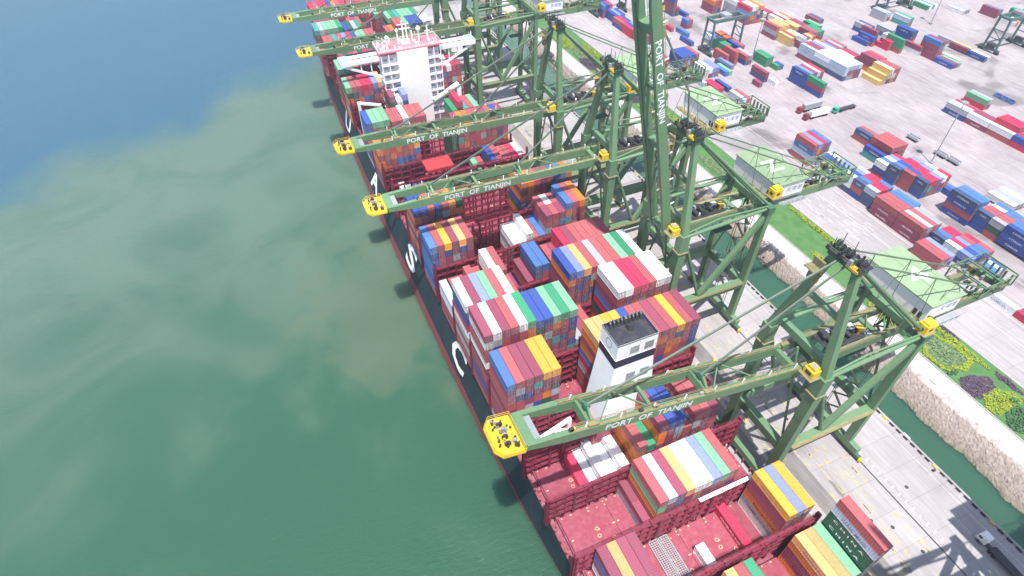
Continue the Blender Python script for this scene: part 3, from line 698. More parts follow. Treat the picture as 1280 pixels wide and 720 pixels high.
yb(Bq,233.5,119.6,1,'Bl')
C = 'second yard row near end'
yb(C,221.6,107.4,4,'sll','BbB'); yb(C,223.6,101.2,3,'sbbcl','BB',6.06); yb(C,223.6,95,3,'ebbll','dbs',6.06); yb(C,223.2,82.6,3.4,'Bllb','BBb'); yb(C,223.2,70.2,3,'bBwl','B')
yb('white stack beside second yard row',247,105.6,1.3,'weewe','e')
D = 'third yard row behind the light mast'
yb(D,297.4,169,2,'ewr','Bm'); yb(D,297.8,156.6,2,'wmm','m'); yb(D,298,144.2,2,'wrrr','b','' or 12.19,[2,3,3,3]); yb(D,298,131.8,2,'Brb','r'); yb(D,317.5,173,2,'Ge','r')
E0 = 'far yard block with white stacks'
yb('blue and green yard stack beside the trucks',247,231.6,3,'Bvmcr','BB'); yb('blue and green yard stack beside the trucks',247.3,219.2,3,'g','mB')
yb(E0,274,229.6,3,'ccccc','c'); yb(E0,274,242,3,'wwwww','c'); yb(E0,273.6,254.4,3,'cmmvw','c')
for i, n in enumerate((1,2,3)): yb('yellow steps of stacks in the far yard',282.6-i*.0+i*2.7+6,217,n,'k','k')
yb(E0,294.8,217,3,'w','d'); yb(E0,297.4,217,3,'bb','w'); yb(E0,297.2,229.4,3,'mrb','m'); yb(E0,290,243,2,'ewrm'); yb(E0,292,256,2,'vmeb')
F = 'far yard block below the skyline'
yb(F,277.4,291.6,3,'bppk','em'); yb(F,279,279.2,2,'kmkw','k'); yb(F,281,267,2,'mvwko','m',6.06); yb(F,283,273.2,2.6,'wmkb','',6.06)
yb(F,277,319,4,'rwwop','vmm'); yb(F,276,331.6,4,'wrr','ee'); yb(F,293,305,2,'wmwo'); yb(F,294,292,2,'kkmm'); yb(F,297,280,2,'mbgg'); yb(F,307,287,2,'gG'); yb(F,291,319,2,'wmr'); yb(F,268,345,3,'obr'); yb(F,290,333,2,'wmo')
G = 'blue and maroon stacks in the far yard'
yb(G,329.4,260,3,'m','m'); yb(G,326.8,258.4,2,'B','b'); yb(G,324.2,260,1,'Br'); yb(G,331,249.6,2,'rr','r',6.06); yb(G,331,256,1,'r','',6.06); yb(G,334,243.6,3,'g','g'); yb(G,338,250,2,'we'); yb(G,349.6,250.6,3,'BB','B'); yb(G,342,236.4,2,'m','w'); yb(G,346,262,2,'ee'); yb(G,337,272,2,'es')
yb(G,345,227.6,4,'lm','mmm'); yb(G,345,215,1,'BmG'); yb(G,353.6,218,1,'w'); yb(G,371,226,1.2,'mk'); yb(G,371,213.6,1,'Bw'); yb(G,375,238,1,'e')
yb('pale stacks at the far edge of the yard',366,285,2,'ec','e'); yb('pale stacks at the far edge of the yard',372,272,2,'ct','t'); yb('pale stacks at the far edge of the yard',322,300,1,'ms')
yb('green stack at the far right of the yard',452,246,2,'gG','g'); yb('green stack at the far right of the yard',440,258,2,'mv','m'); yb('green stack at the far right of the yard',437,243,1,'wo'); yb('green stack at the far right of the yard',455,225,2,'tmw','t'); yb('green stack at the far right of the yard',425,272,1,'wee'); yb('green stack at the far right of the yard',410,288,1,'gwtw')
H = 'left yard block behind the raised boom'
yb(H,196,279.2,3,'BBBBb','BB'); yb(H,203,264.4,2,'wwvv','w'); yb(H,196,256,1,'c','',6.06); yb(H,198.4,247,1,'rr'); yb(H,205,245.4,1,'B'); yb(H,204,231,1,'cb'); yb(H,190.5,287,2,'r','r')
yb(H,196,266,1,'w','',6.06)
K = 'stacks under the far yard crane'
yb(K,234,286.8,2,'gg','g'); yb(K,226.2,275.4,2,'b','b'); yb(K,229.4,271.6,3,'b','bb'); yb(K,236,269.4,2,'be','B'); yb(K,241,283,2,'Bb','b'); yb(K,246,262.6,2,'gg','g'); yb(K,249,256,1,'gB','',6.06); yb(K,222,268,1,'sv'); yb(K,216,262,1,'lG'); yb(K,235,298,2,'wl','e'); yb(K,242,296,2,'ob'); yb(K,232,247,2,'m'); yb(K,234,240,1,'w','',6.06); yb(K,225,243,1,'m','',6.06)
yb(K,222.4,305.4,1,'B'); yb(K,240,352,4,'B','mm'); yb(K,247,346,1,'B'); yb(K,228,318,1,'l'); yb(K,236,330,2,'lb','',6.06); yb(K,224,330,1,'r','',6.06); yb(K,214,318,1,'w'); yb(K,243,352,2,'m')
L_ = 'far left yard block'
yb(L_,194.6,332,2,'rBv','rb'); yb(L_,194.6,344.4,2,'brB','B'); yb(L_,197,357,2,'BvB','B'); yb(L_,194.2,369.4,3,'lBr','B'); yb(L_,195,319,2,'brs','b')
# ------------------------------------------------------------------ build the boxes that can be seen
CAMP = Vector((-33.47,0,168.)); FPX = 752.5; YAW, PIT_, ROLL = rad(23.14), rad(44.86), rad(-.43)
_f = Vector((math.sin(YAW)*math.cos(PIT_), math.cos(YAW)*math.cos(PIT_), -math.sin(PIT_)))
_r = Vector((math.cos(YAW),-math.sin(YAW),0)); _u = _r.cross(_f)
CR = math.cos(ROLL)*_r+math.sin(ROLL)*_u; CU = -math.sin(ROLL)*_r+math.cos(ROLL)*_u; CF = _f
def survey():
    v = []; f = []
    for s in SPEC:
        i = len(v); x, y, z, h = s['x'], s['y'], s['z'], s['L']/2
        v += [(x-1.2,y-h,z),(x+1.2,y-h,z),(x+1.2,y+h,z),(x-1.2,y+h,z),(x-1.2,y-h,z+2.8),(x+1.2,y-h,z+2.8),(x+1.2,y+h,z+2.8),(x-1.2,y+h,z+2.8)]
        for q in ((0,3,2,1),(4,5,6,7),(0,1,5,4),(1,2,6,5),(2,3,7,6),(3,0,4,7)): f.append(tuple(i+k for k in q))
    t = BVHTree.FromPolygons(v, f); hits = [0]*len(SPEC); seen = [0]*len(SPEC)
    for n, off in enumerate(((0,0,0),(-16,0,3),(16,0,3),(0,-10,14),(0,12,-12))):
        st = 3 if n == 0 else 6; o = CAMP+Vector(off); m = 0 if n == 0 else 90
        for py in range(-m, 720+m, st):
            for px in range(300, 1280+m, st):
                d = CF+CR*((px-640)/FPX)+CU*((360-py)/FPX); d.normalize()
                h = t.ray_cast(o, d)
                if h[2] is not None:
                    seen[h[2]//6] = 1
                    if n == 0: hits[h[2]//6] += 1
    return hits, seen
HITS, SEEN = survey()
order = sorted((i for i in range(len(SPEC)) if HITS[i] > 0), key=lambda i: -HITS[i])
TOP = set(order[:296])
# rank of every stack within its bay / yard row, for the wording
def ranks(key):
    g = {}
    for s in SPEC:
        if key in s: g.setdefault(s[key], set()).add(round(s['x'],1))
    return {k: sorted(v) for k, v in g.items()}
RB, RY = ranks('bay'), ranks('yard')
YN = {}
for s in SPEC:
    if 'yard' in s: YN.setdefault((s['yard'], round(s['x'],1)), set()).add(round(s['y'],1))
def clabel(s):
    col = PAL[s['c']][1]; k = s['k']
    tier = 'topping' if k == 0 else ('one below top in' if k == 1 else ORD[k]+' from top in')
    if 'bay' in s:
        xs = RB[s['bay']]; i = xs.index(round(s['x'],1)); n = len(xs)
        pl = (ORD[i] if i else 'outermost')+' stack from seaward' if i <= n//2 else ((ORD[n-1-i] if n-1-i else 'outermost')+' stack from quayside')
        h = {'aft':'aft short ','forward':'forward short ','lone':'lone short '}.get(s.get('half'),'')
        bay = s['bay']
        for a, c in ((' behind the ',' behind '),(' ahead of the ',' ahead of '),('just behind the white bridge tower','behind bridge tower'),('bow bay at the far end of the ship','bow bay'),('bridge tower','bridge')): bay = bay.replace(a, c)
        return f'{h}{col} container {tier} {pl}, {bay}'
    q = sorted(YN[(s['yard'], round(s['x'],1))]); 
    xs = RY[s['yard']]; i = xs.index(round(s['x'],1))
    j = sorted({round(t['y'],1) for t in SPEC if t.get('yard') == s['yard']}).index(round(s['y'],1))
    return (f"{col} container", k, i, j, s['yard'])
WORDS = {}
def nth(i): return ORD[i] if i < len(ORD) else str(i+1)+'th'
used = {}
def finish_label(s):
    l = clabel(s)
    if isinstance(l, tuple):
        a, k, i, j, y = l
        tier = 'on top' if k == 0 else ('one below top' if k == 1 else ORD[k]+' from top')
        y = y.replace(' from the road','').replace(' the ',' ')
        l = f'{a} {tier}, {nth(i)} file, {nth(j)} bay, {y}'
    w = l.split()
    if len(w) > 16: l = ' '.join(w[:16])
    return l
YM_LETTER = []
def add_door(o, data, cm):
    for i in (0,1):
        d = link('door', DL[i], o, (0,-o_len/2,0)); d.material_slots[0].link = 'OBJECT'; d.material_slots[0].material = cm
rest = MB()
CONT = {}
for i, s in enumerate(SPEC):
    if not (HITS[i] or SEEN[i]): continue
    cm = CM[s['c']]
    if i in TOP:
        near = HITS[i] > 55 and s['L'] > 10
        flip = (i*7919) % 10 < 3
        me = ME[(s['L'], 0 if near else (2 if flip else 1))]
        o = link('shipping_container', me, None, (s['x'],s['y'],s['z']))
        o.material_slots[0].link = 'OBJECT'; o.material_slots[0].material = cm
        o_len = s['L']
        if near: add_door(o, None, cm)
        tag(o, finish_label(s), 'container', 'containers stacked on the ship' if 'bay' in s else 'containers stacked in the yard')
        CONT[i] = o; s['obj'] = o
    else:
        s['rest'] = True
# everything past the 300 that show largest: one object
def simple(b, x, y, z, L, mi, flip):
    hx, hy = CW/2, L/2; x0, x1, y0, y1, z1 = x-hx, x+hx, y-hy, y+hy, z+CH
    b.box(x0+.04,x1-.04,y0+.04,y1-.04,z+.02,z1-.03,mi)
    for a in (x0,x1-.15):
        for c in (y0,y1-.16): b.box(a,a+.15,c,c+.16,z,z1,mi)
        b.box(a,a+.12,y0+.16,y1-.16,z1-.12,z1,mi); b.box(a,a+.12,y0+.16,y1-.16,z,z+.15,mi)
    if not flip:
        for f in (.16,.38,.6,.82):
            xr = x0+CW*f; b.box(xr-.06,xr+.06,y0-.02,y0+.03,z+.1,z1-.06,len(PAL))
        b.box(x0+CW*.47,x0+CW*.53,y0-.005,y0+.03,z+.1,z1-.06,len(PAL))
keys = list(PAL)
for i, s in enumerate(SPEC):
    if s.get('rest'): simple(rest, s['x'],s['y'],s['z'],s['L'],keys.index(s['c']),(i*7919)%10 < 3)
ro = rest.build('stacked_container', [CM[k] for k in keys]+[M['rod']])
tag(ro, kind='stuff')
# lettering on container sides (seaward faces, running aft)
def find(bay=None, yard=None, x=None, k=None, y=None):
    out = [s for s in SPEC if s.get('bay') == bay and s.get('yard') == yard and 'obj' in s and (x is None or abs(s['x']-CW/2-x) < .8) and (k is None or s['k'] == k) and (y is None or abs(s['y']-s['L']/2-y) < .8)]
    return out[0] if out else None
def side_text(s, t, f0, length, size, mat, z=.75):
    if not s: return
    return text_on(t, length, size, mat, s['obj'], (-CW/2-.012, s['L']/2-f0, z), (0,-1,0), (0,0,1), .004, .01)
b3, b4 = 'third bay behind the funnel','fourth bay behind the funnel'
side_text(find(b3,x=19*PIT,k=0),'Hapag-Lloyd',3.6,6.2,1.0,M['bluegrey'],.9); side_text(find(b3,x=19*PIT,k=3),'Hapag-Lloyd',3.6,7.4,1.2,M['navy'],.8); side_text(find(b3,x=19*PIT,k=4),'HAMBURG SUD',2.4,8.2,1.5,M['boot'],.6)
side_text(find(b3,x=16*PIT,k=0),'HAMBURG SUD',2.6,7.6,1.2,M['white'],.8)
side_text(find(b4,x=22*PIT,k=1),'YANG MING',2.6,6.8,1.4,M['bluegrey'],.7)
for k in (2,3,4): side_text(find(b4,x=22*PIT,k=k),'C H I N A',1.6,8.6,1.1,M['white'],.85)
side_text(find(b4,x=18.9*PIT,k=0),'Hapag-Lloyd',3.6,6.6,1.1,M['bluegrey'],.8); side_text(find(b4,x=18.9*PIT,k=3),'Hapag-Lloyd',3.6,7.0,1.2,M['navy'],.8)
fb = 'first bay ahead of the funnel'
side_text(find(fb,x=11*PIT,k=0),'Hapag-Lloyd',3.4,6.6,1.1,M['bluegrey'],.8); side_text(find(fb,x=11*PIT,k=2),'Hapag-Lloyd',3.4,6.6,1.1,M['navy'],.8)
side_text(find('third bay ahead of the funnel',x=0,k=2),'ONE',3.6,4.4,1.5,M['markw'],.6)
side_text(find('second bay ahead of the funnel',x=0,k=1),'MAERSK',3,6,1.2,M['bluegrey'],.8)
for s in SPEC:
    if 'obj' in s and s.get('yard') and s['c'] in 'Bslmg' and (s['k'] > 0 or s['c'] in 'Bs') and HITS[SPEC.index(s)] > 14:
        if s['x']-2.6 > min(RY[s['yard']]) and False: continue
        t = {'B':'COSCO','s':'COSCO','l':'COSCO','m':'CHINA SHIPPING','g':'CHINA SHIPPING'}[s['c']]
        side_text(s, t, s['L']*.28, s['L']*.44, 1.0, M['markw'], .95)

for s in SPEC:
    if s.get('yard') == A+' near end' and s['c'] == 'w' and 'obj' in s: side_text(s,'COSCO',3.2,5.6,1.2,M['bluegrey'],.8)
# ------------------------------------------------------------------ quay cranes
WX = 64.5           # waterside rail
_CM = {}
def cpart(key, fn, mats, parent, loc=(0,0,0), rot=(0,0,0), name=None):
    if key not in _CM:
        b = MB(); fn(b); _CM[key] = b.mesh(name or key, mats)
    return link(name or key, _CM[key], parent, loc, rot)
G1 = [M['crane'], M['tan'], M['yellow'], M['dark'], M['white'], M['roof'], M['galv'], M['crane_dark']]
def leg_ws(sy):
    def f(b):
        b.beam((0,sy*9,8.2),(0,sy*9,40),2.3,2.5); b.beam((0,sy*9,40),(0,sy*9,56.6),2.5,2.6,0,2.9,2.8)
        b.beam((0,sy*9,56),(1.6,sy*3.0,83.6),2.0,2.1,0,1.35,1.5)
        b.box(-1.7,1.7,sy*9-1.7,sy*9+1.7,50.2,50.5,1)
        for z in (20,30,40):       # landings with handrail
            b.box(1.2,2.4,sy*9-1.6,sy*9+1.6,z,z+.12,1); b.box(2.3,2.4,sy*9-1.6,sy*9+1.6,z+1,z+1.08,1)
    return f
def leg_ls(sy):
    def f(b):
        b.beam((30.5,sy*9,8.2),(30.5,sy*9,57.2),1.7,2.3); b.box(29.3,31.7,sy*9-1.4,sy*9+1.4,55.4,57.6,7)
    return f
def sill(x):
    def f(b):
        b.box(x-.9,x+.9,-13.2,13.2,8.0,10.2)
        for sy in (-1,1):
            b.box(x-.6,x+.6,sy*10.5-4.2,sy*10.5+4.2,7.2,8.0,7)
            for k in range(-3,4,2):
                b.box(x-.45,x+.45,sy*10.5+k-.75,sy*10.5+k+.75,6.25,7.3,3); 
                for q in (-.42,.42): b.tube((x-.3,sy*10.5+k+q,6.42),(x+.3,sy*10.5+k+q,6.42),.40,10,3)
            b.box(x-.55,x+.55,sy*15-.5,sy*15+.3,6.5,7.6,2)
    return f
def portal(sy):
    def f(b):
        b.box(1.0,29.6,sy*9-1.0,sy*9+1.0,24.2,26.8); b.box(1.2,29.6,sy*9+sy*1.02,sy*9+sy*2.0,26.8,26.92,1)
        for z in (27.5,28.0): b.box(1.2,29.6,sy*9+sy*1.95,sy*9+sy*2.02,z,z+.07,1)
    return f
def brace(sy):
    def f(b):
        b.tube((.6,sy*9,54.6),(12.2,sy*9,26.6),.55,10); b.beam((12.4,sy*9,26.7),(29.9,sy*9,53.6),1.5,1.5)
        b.tube((1.2,sy*9,55.4),(30,sy*9,56.6),.62,10)
        b.tube((1.0,sy*9,56.6),(12,sy*9,58.6),.26,7); b.tube((12,sy*9,58.6),(29.6,sy*9,57.6),.26,7)
    return f
CROSS = [lambda b: (b.box(-1,1,-7.8,7.8,23.8,26.6)), lambda b: b.box(29.6,31.4,-7.8,7.8,24.0,26.6), lambda b: b.box(29.5,31.3,-7.6,7.6,55.2,57.4),
 lambda b: b.box(.9,2.3,-7.4,7.4,57.0,59.0), lambda b: b.box(1.0,2.2,-4.6,4.6,70.2,71.2),
 lambda b: (b.tube((30.5,7.8,27),(30.5,0,55.0),.35,8), b.tube((30.5,-7.8,27),(30.5,0,55.0),.35,8)),
 lambda b: (b.tube((0,7.8,27),(0,0,57),.3,8), b.tube((0,-7.8,27),(0,0,57),.3,8))]
def apex(b):
    b.box(.4,3.2,-4.2,4.2,83.4,85.0,7); b.box(-.8,.4,-4.4,-1.4,84.7,85.3,2); b.box(-.4,3.6,-4.6,4.6,85.0,85.1,3)
    for y in (-3.4,-2.4,-1.2,0,1.2,2.4,3.4):
        b.tube((1.8,y-.22,85.7),(1.8,y+.22,85.7),.95,12,3); b.box(1.0,2.6,y-.4,y+.4,85,86.1,3)
    R.seed(4)
    for i in range(26):
        x = R.uniform(-.6,3.6); y = R.uniform(-4.8,4.8); s_ = R.uniform(.12,.4); b.box(x-s_,x+s_,y-s_,y+s_,85,85.4+R.random()*1.6,R.choice((3,3,7,6)))
    for x,y,z in ((2.8,3.4,88.6),(1,3.9,87.6),(3.2,-3.6,88),(2.2,0,89),(.2,-4.2,87.4)): b.tube((x,y,85),(x,y,z),.09,5,3)
    for x in (-.5,3.7):
        for z in (85.6,86.1): b.box(x-.04,x+.04,-4.7,4.7,z,z+.06,1)
    b.box(-3.2,-1.0,2.4,5.6,80.0,80.12,1); b.box(-3.2,-3.1,2.4,5.6,81,81.08,1); b.box(-1.0,-.4,2.6,5.4,76,82,1)
def girder(b):
    for sy in (-1,1):
        y = sy*3.5
        b.box(-1.0,69,y-.6,y+.6,52.0,54.6); b.box(-1,69,y-.45,y+.45,54.6,54.66,1)
        for z in (55.0,55.4): b.box(-1,69,sy*4.0-.04,sy*4.0+.04,z,z+.07,1)
        for x in range(0,69,4): b.box(x-.04,x+.04,sy*4.0-.04,sy*4.0+.04,54.5,55.45,1)
    for x in (4,14,24,33,52,68): b.box(x-.6,x+.6,-2.9,2.9,52.3,53.9)
    for x0 in range(14,32,6):
        b.beam((x0,-2.9,54.3),(x0+6,2.9,54.3),.3,.25)
    R.seed(61)
    for i in range(34):
        x = R.uniform(49,68); y = R.uniform(-4.6,4.6); s_ = R.uniform(.2,.8); b.box(x-s_,x+s_,y-s_*.6,y+s_*.6,54.7,54.9+R.uniform(.2,1.6),R.choice((7,7,3,1,6)))
    b.box(50,56,-2.8,2.8,53.6,53.75,3)
    # rear platform truss
    for x in (56,62,68.6):
        b.box(x-.15,x+.15,-5,5,54.7,55.0); b.box(x-.15,x+.15,-5,-4.7,54.7,58.6); b.box(x-.15,x+.15,4.7,5,54.7,58.6); b.box(x-.15,x+.15,-5,5,58.4,58.7)
    for y in (-4.85,4.85):
        b.beam((56,y,58.5),(68.6,y,54.9),.25,.25); b.beam((56,y,54.9),(62,y,58.5),.2,.2); b.box(56,68.6,y-.12,y+.12,58.4,58.65)
    for i in range(5): b.box(68.6+.1,69.4,-4+i*1.8,-3.6+i*1.8,54.4,57.4,0)
def machine(b):
    b.box(8,20,-2.7,2.7,54.55,54.7,3)
    R.seed(77)
    for i in range(16):
        x = R.uniform(9,19); y = R.uniform(-2.2,2.2); s = R.uniform(.3,.8); b.box(x-s,x+s,y-s*.7,y+s*.7,54.7,54.9+R.uniform(.3,1.4),R.choice((3,6,6,3,4)))
    b.box(18.4,20,-1.5,.2,54.7,56.2,2)
    for x in (10,12.5,15.4): b.tube((x,-1.8,55.6),(x,1.8,55.6),.6,10,3)
def house(b):
    b.box(36,47,-5,14.4,54.8,60.3,4); b.box(35.6,47.4,-5.4,14.8,60.3,60.62,5)
    b.box(36.2,46.8,-5.06,-5.0,55.0,55.5,6)
    for y in (-4.0,-2.6): b.box(35.93,35.99,y,y+.9,55.2,57.1,3)
    b.box(33.6,36,-6,15,54.3,54.45,1); b.box(33.6,33.7,-6,15,55.4,55.5,1); b.box(33.6,33.7,-6,15,54.9,54.96,1)
    for y in range(-6,16,2): b.box(33.6,33.7,y,y+.08,54.4,55.5,1)
    b.box(38,47.6,-7.2,-5.4,53.9,54.0,6); b.box(38,47.6,-7.2,-7.1,54.9,55.0,6)
    for x in range(38,48,2): b.box(x,x+.08,-7.2,-7.1,54,55,6)
    b.box(41.2,41.4,-5.4,14.8,60.62,60.72,5)
def cab(b):            # yellow hoods by the hinge
    b.box(-3.6,-1.2,-8.4,-5.6,56.6,58.4,2); b.box(-3.2,-1.6,-8.0,-6.0,58.4,59.3,2); b.box(-3.0,-1.9,-7.7,-6.4,59.3,59.5,6); b.box(-4.4,-.6,-9,-5,56.3,56.5,1); b.box(-3.62,-3.58,-7.8,-6.2,57,58,3)
def lsbox(b):
    b.box(-1.6,1.6,-1.3,1.3,0,2.6,2); b.box(-1.2,1.2,-1.0,1.0,2.6,3.2,2); b.box(-1.64,-1.6,-.5,.5,.9,1.7,3); b.box(-.6,.6,-1.34,-1.3,.9,1.7,3); b.box(-2,2,-1.7,1.7,-.2,0,1); b.box(1.2,1.9,.9,1.6,2.4,3.3,1)
def stair(b):
    for z in range(9,56,3):
        y0, y1 = (-2.0,2.0) if (z//3)%2 else (2.0,-2.0)
        b.beam((32.3,y0,z),(32.3,y1,z+3),.8,.15,1); b.box(31.7,32.9,y1-.5,y1+.5,z+2.95,z+3.05,1)
    for y in (-2.6,2.6):
        for x in (31.8,32.9): b.box(x-.07,x+.07,y-.07,y+.07,8,57,1)
def trolley(b):
    b.box(20,27,-3.0,3.0,51.0,51.9,3); b.box(20.4,24.6,-2.4,2.4,51.9,53.2,6); b.box(18.2,20.2,-1.4,1.0,48.4,51.0,4); b.box(18.15,18.25,-1.2,.8,49,50.4,3)
    for x in (21.5,26):
        for y in (-1.4,1.4): b.tube((x,y,44.6),(x,y,51),.05,5,3)
    b.box(20.6,26.9,-1.2,1.2,44.0,44.6,7)
BL = 74.0
def boom_mesh(b):
    L = BL
    for sy in (-1,1):
        y = sy*3.5
        b.box(-65,0,y-.62,y+.62,-1.3,1.3)
        b.hexa([(-L,y-.5,-.5),(-65,y-.62,-1.3),(-65,y+.62,-1.3),(-L,y+.5,-.5),(-L,y-.5,1.0),(-65,y-.62,1.3),(-65,y+.62,1.3),(-L,y+.5,1.0)])
        b.box(-64,-1,y-.5,y+.1,1.32,1.38,1); b.box(-64,-1,y+.22,y+.5,1.3,1.45,0)
        for z in (1.85,2.35): b.box(-64,-1,y-sy*.55-.05,y-sy*.55+.05,z,z+.09,1)
        for k in range(16): b.box(-64+k*4-.04,-64+k*4+.04,y-sy*.55-.04,y-sy*.55+.04,1.3,2.4,1)
        for k in range(8): b.box(-61+k*8.4,-60.75+k*8.4,y-.12,y+.12,1.3,2.8,4)
        b.box(-64,-1,y-sy*.62-.2,y-sy*.62,-1.28,-1.0,7)
    b.box(-74.4,-72,-3.6,3.6,-.5,1.0); b.box(-72,-70.4,-2.9,2.9,.3,.42,6); b.box(-60,-58.4,-2.9,2.9,-.6,1.5); b.box(-29.6,-28.2,-2.9,2.9,-.2,1.6); b.box(-1.8,-.4,-2.9,2.9,-.9,.9); b.box(-44.6,-43.8,-2.9,2.9,.6,1.3)
    for x0, x1 in ((-57,-45),(-27,-15)):
        b.beam((x0,-2.9,1.45),((x0+x1)/2,2.9,1.45),.3,.25); b.beam(((x0+x1)/2,2.9,1.45),(x1,-2.9,1.45),.3,.25)
    for x in (-59.2,-29):
        b.beam((x,-3.4,1.3),(x,-.3,3.2),.5,.5); b.beam((x,3.4,1.3),(x,.3,3.2),.5,.5); b.box(x-.6,x+.6,-.6,.6,2.7,3.6,7)
        b.box(x-1.3,x+1.3,-4.0,-3.0,1.35,2.0,1)
    R.seed(8)
    for i in range(14):
        x = R.uniform(-70,-3); sy = R.choice((-1,1)); b.box(x-.5,x+.5,sy*3.5-.3,sy*3.5+.3,1.4,1.4+R.uniform(.3,.8),R.choice((6,3,2,1)))
def tip(b):
    P = [(-80.4,-2.7),(-79.0,-4.4),(-74.4,-4.4),(-74.4,4.4),(-79.0,4.4),(-80.4,2.7)]
    b.prism(P,-.35,.1,2)
    R.seed(5)
    for i in range(34):
        x = R.uniform(-79.0,-75.1); y = R.uniform(-3.6,3.6); s = R.uniform(.1,.34); b.box(x-s,x+s,y-s,y+s,.1,.3+R.uniform(.1,.8),R.choice((2,3,6,3)))
    for y in (-2.2,-.7,.8,2.2): b.tube((-77.4,y-.2,.9),(-77.4,y+.2,.9),.7,10,R.choice((2,3,6)))
    for (a,c),(d,e) in zip(P,P[1:]+P[:1]):
        for z in (.6,1.15): b.tube((a,c,z),(d,e,z),.05,5,2)
        b.tube((a,c,0),(a,c,1.2),.05,5,2)
def crane(cy, ang, label, roof, dx=0, house_dx=0, lsb=(30.9,-8.4), lo=2.3, lscale=1., hinge_z=53.3, bsx=1.):
    c = thing('quay_crane', label, 'quay crane', (WX+dx, cy, 0), 0, 'green ship-to-shore cranes along the quay')
    for sy in (-1,1):
        l = cpart('waterside_leg%d'%sy, leg_ws(sy), G1, c, name='waterside_leg'); cpart('landside_leg%d'%sy, leg_ls(sy), G1, c, name='landside_leg')
        cpart('portal_beam%d'%sy, portal(sy), G1, c, name='portal_beam'); cpart('brace%d'%sy, brace(sy), G1, c, name='brace')
    for x in (0,30.5): cpart('sill_beam%d'%x, sill(x), G1, c, name='sill_beam')
    [cpart('cross_beam%d'%i, f, G1, c, name='cross_beam') for i, f in enumerate(CROSS)]; cpart('apex_tower', apex, G1, c); cpart('landside_girder', girder, G1, c)
    cpart('hoist_machinery', machine, G1, c); cpart('stair_tower', stair, G1, c); cpart('hinge_cabin', cab, G1, c); cpart('trolley', trolley, G1, c)
    cpart('service_cabin', lsbox, G1, c, (lsb[0],lsb[1],57.7))
    h = cpart('machinery_house', house, G1, c, (house_dx,0,0))
    if roof:
        text_on(roof, 5.6, 8.0, M['white'], h, (38.6,1.6,60.74), (1,0,0), (0,1,0), .015, .12)
    try: text_on('天津港', 6.0, 2.0, M['bluegrey'], h, (40.2,-5.03,57.0), (1,0,0), (0,0,1), .006)
    except Exception: pass
    a = rad(ang)
    bo = cpart('boom', boom_mesh, G1, c, (-1.6,0,hinge_z), (0,a,0)); bo.scale = (bsx,1,1)
    text_on('PORT  OF  TIANJIN', 22.5*lscale, 2.35, M['markw'], bo, (-53.6-lo,-4.135,-.86), (1,0,0), (0,0,1), .01, .045)
    cpart('tip_platform', tip, G1, bo)
    # stays: two from the tower head to the boom, a pair back to the girder
    H = Vector((-1.6,0,hinge_z))
    def bp(x, y, z): return H+Vector((x*bsx*math.cos(a)+z*math.sin(a), y, -x*bsx*math.sin(a)+z*math.cos(a)))
    for x, yy in ((-59.2,.9),(-29,-.9)):
        st = MB(); p = bp(x,0,3.3)
        if ang < 40: st.beam((1.4,yy,84.6), p, .36, .5)
        else:
            k = (Vector((1.4,yy,84.6))+p)/2+Vector((5,0,-4)); st.beam((1.4,yy,84.6),k,.3,.4); st.beam(k,p,.3,.4)
        st.build('forestay', M['stay'], c)
    for sy in (-1,1):
        bs = MB(); bs.tube((2.4,sy*2.8,84),(30,sy*8.4,58),.48,9); bs.build('backstay', M['crane'], c)
        bs = MB(); bs.tube((3.0,sy*1.6,83.4),(30,sy*6.4,57),.36,8); bs.build('backstay', M['crane'], c)
        bs = MB(); e = Vector((56+house_dx*.5,sy*4.2,58.4)); t0 = Vector((2.6,sy*2.6,85)); bs.beam(t0,e,.26,.36)
        for f in (.56,.76):
            q = t0.lerp(e,f); zz = lambda xx: 60.7 if 36+house_dx < xx < 47+house_dx else 54.7
            for dx_ in (-4,3): bs.tube(q,(q.x+dx_,sy*4.2,zz(q.x+dx_)),.09,6)
        bs.build('rear_tie', M['crane'], c)
    return c
crane(-11.0, 78, 'green crane mostly outside the lower right edge, its shadow across the quay beside the truck', '')
crane(57.0, 10.7, 'nearest whole green crane, yellow-tipped boom slightly raised over the funnel end of the ship', '4', bsx=.975)
crane(112.0, 76, 'green crane with its twin-girder boom folded upright', 'Z', lsb=(35.0,-5.6), lo=4.2, bsx=1.07, lscale=.9)
crane(154.4, 1.2, 'green crane next beyond the upright boom, reaching level over the middle bays', '2', dx=1.0, house_dx=8.5, lsb=(43,-9.0))
crane(191.0, 1.6, 'fourth whole green crane from the lower right, boom level just short of the bridge tower', '', dx=-.5)
crane(279.0, 0.4, 'green crane whose level boom crosses just beyond the white bridge tower', '', dx=.5, lsb=(34,-8))
crane(320.0, 1.0, 'farthest green crane, level boom over the bow at the top of the view', '', dx=-1.5)
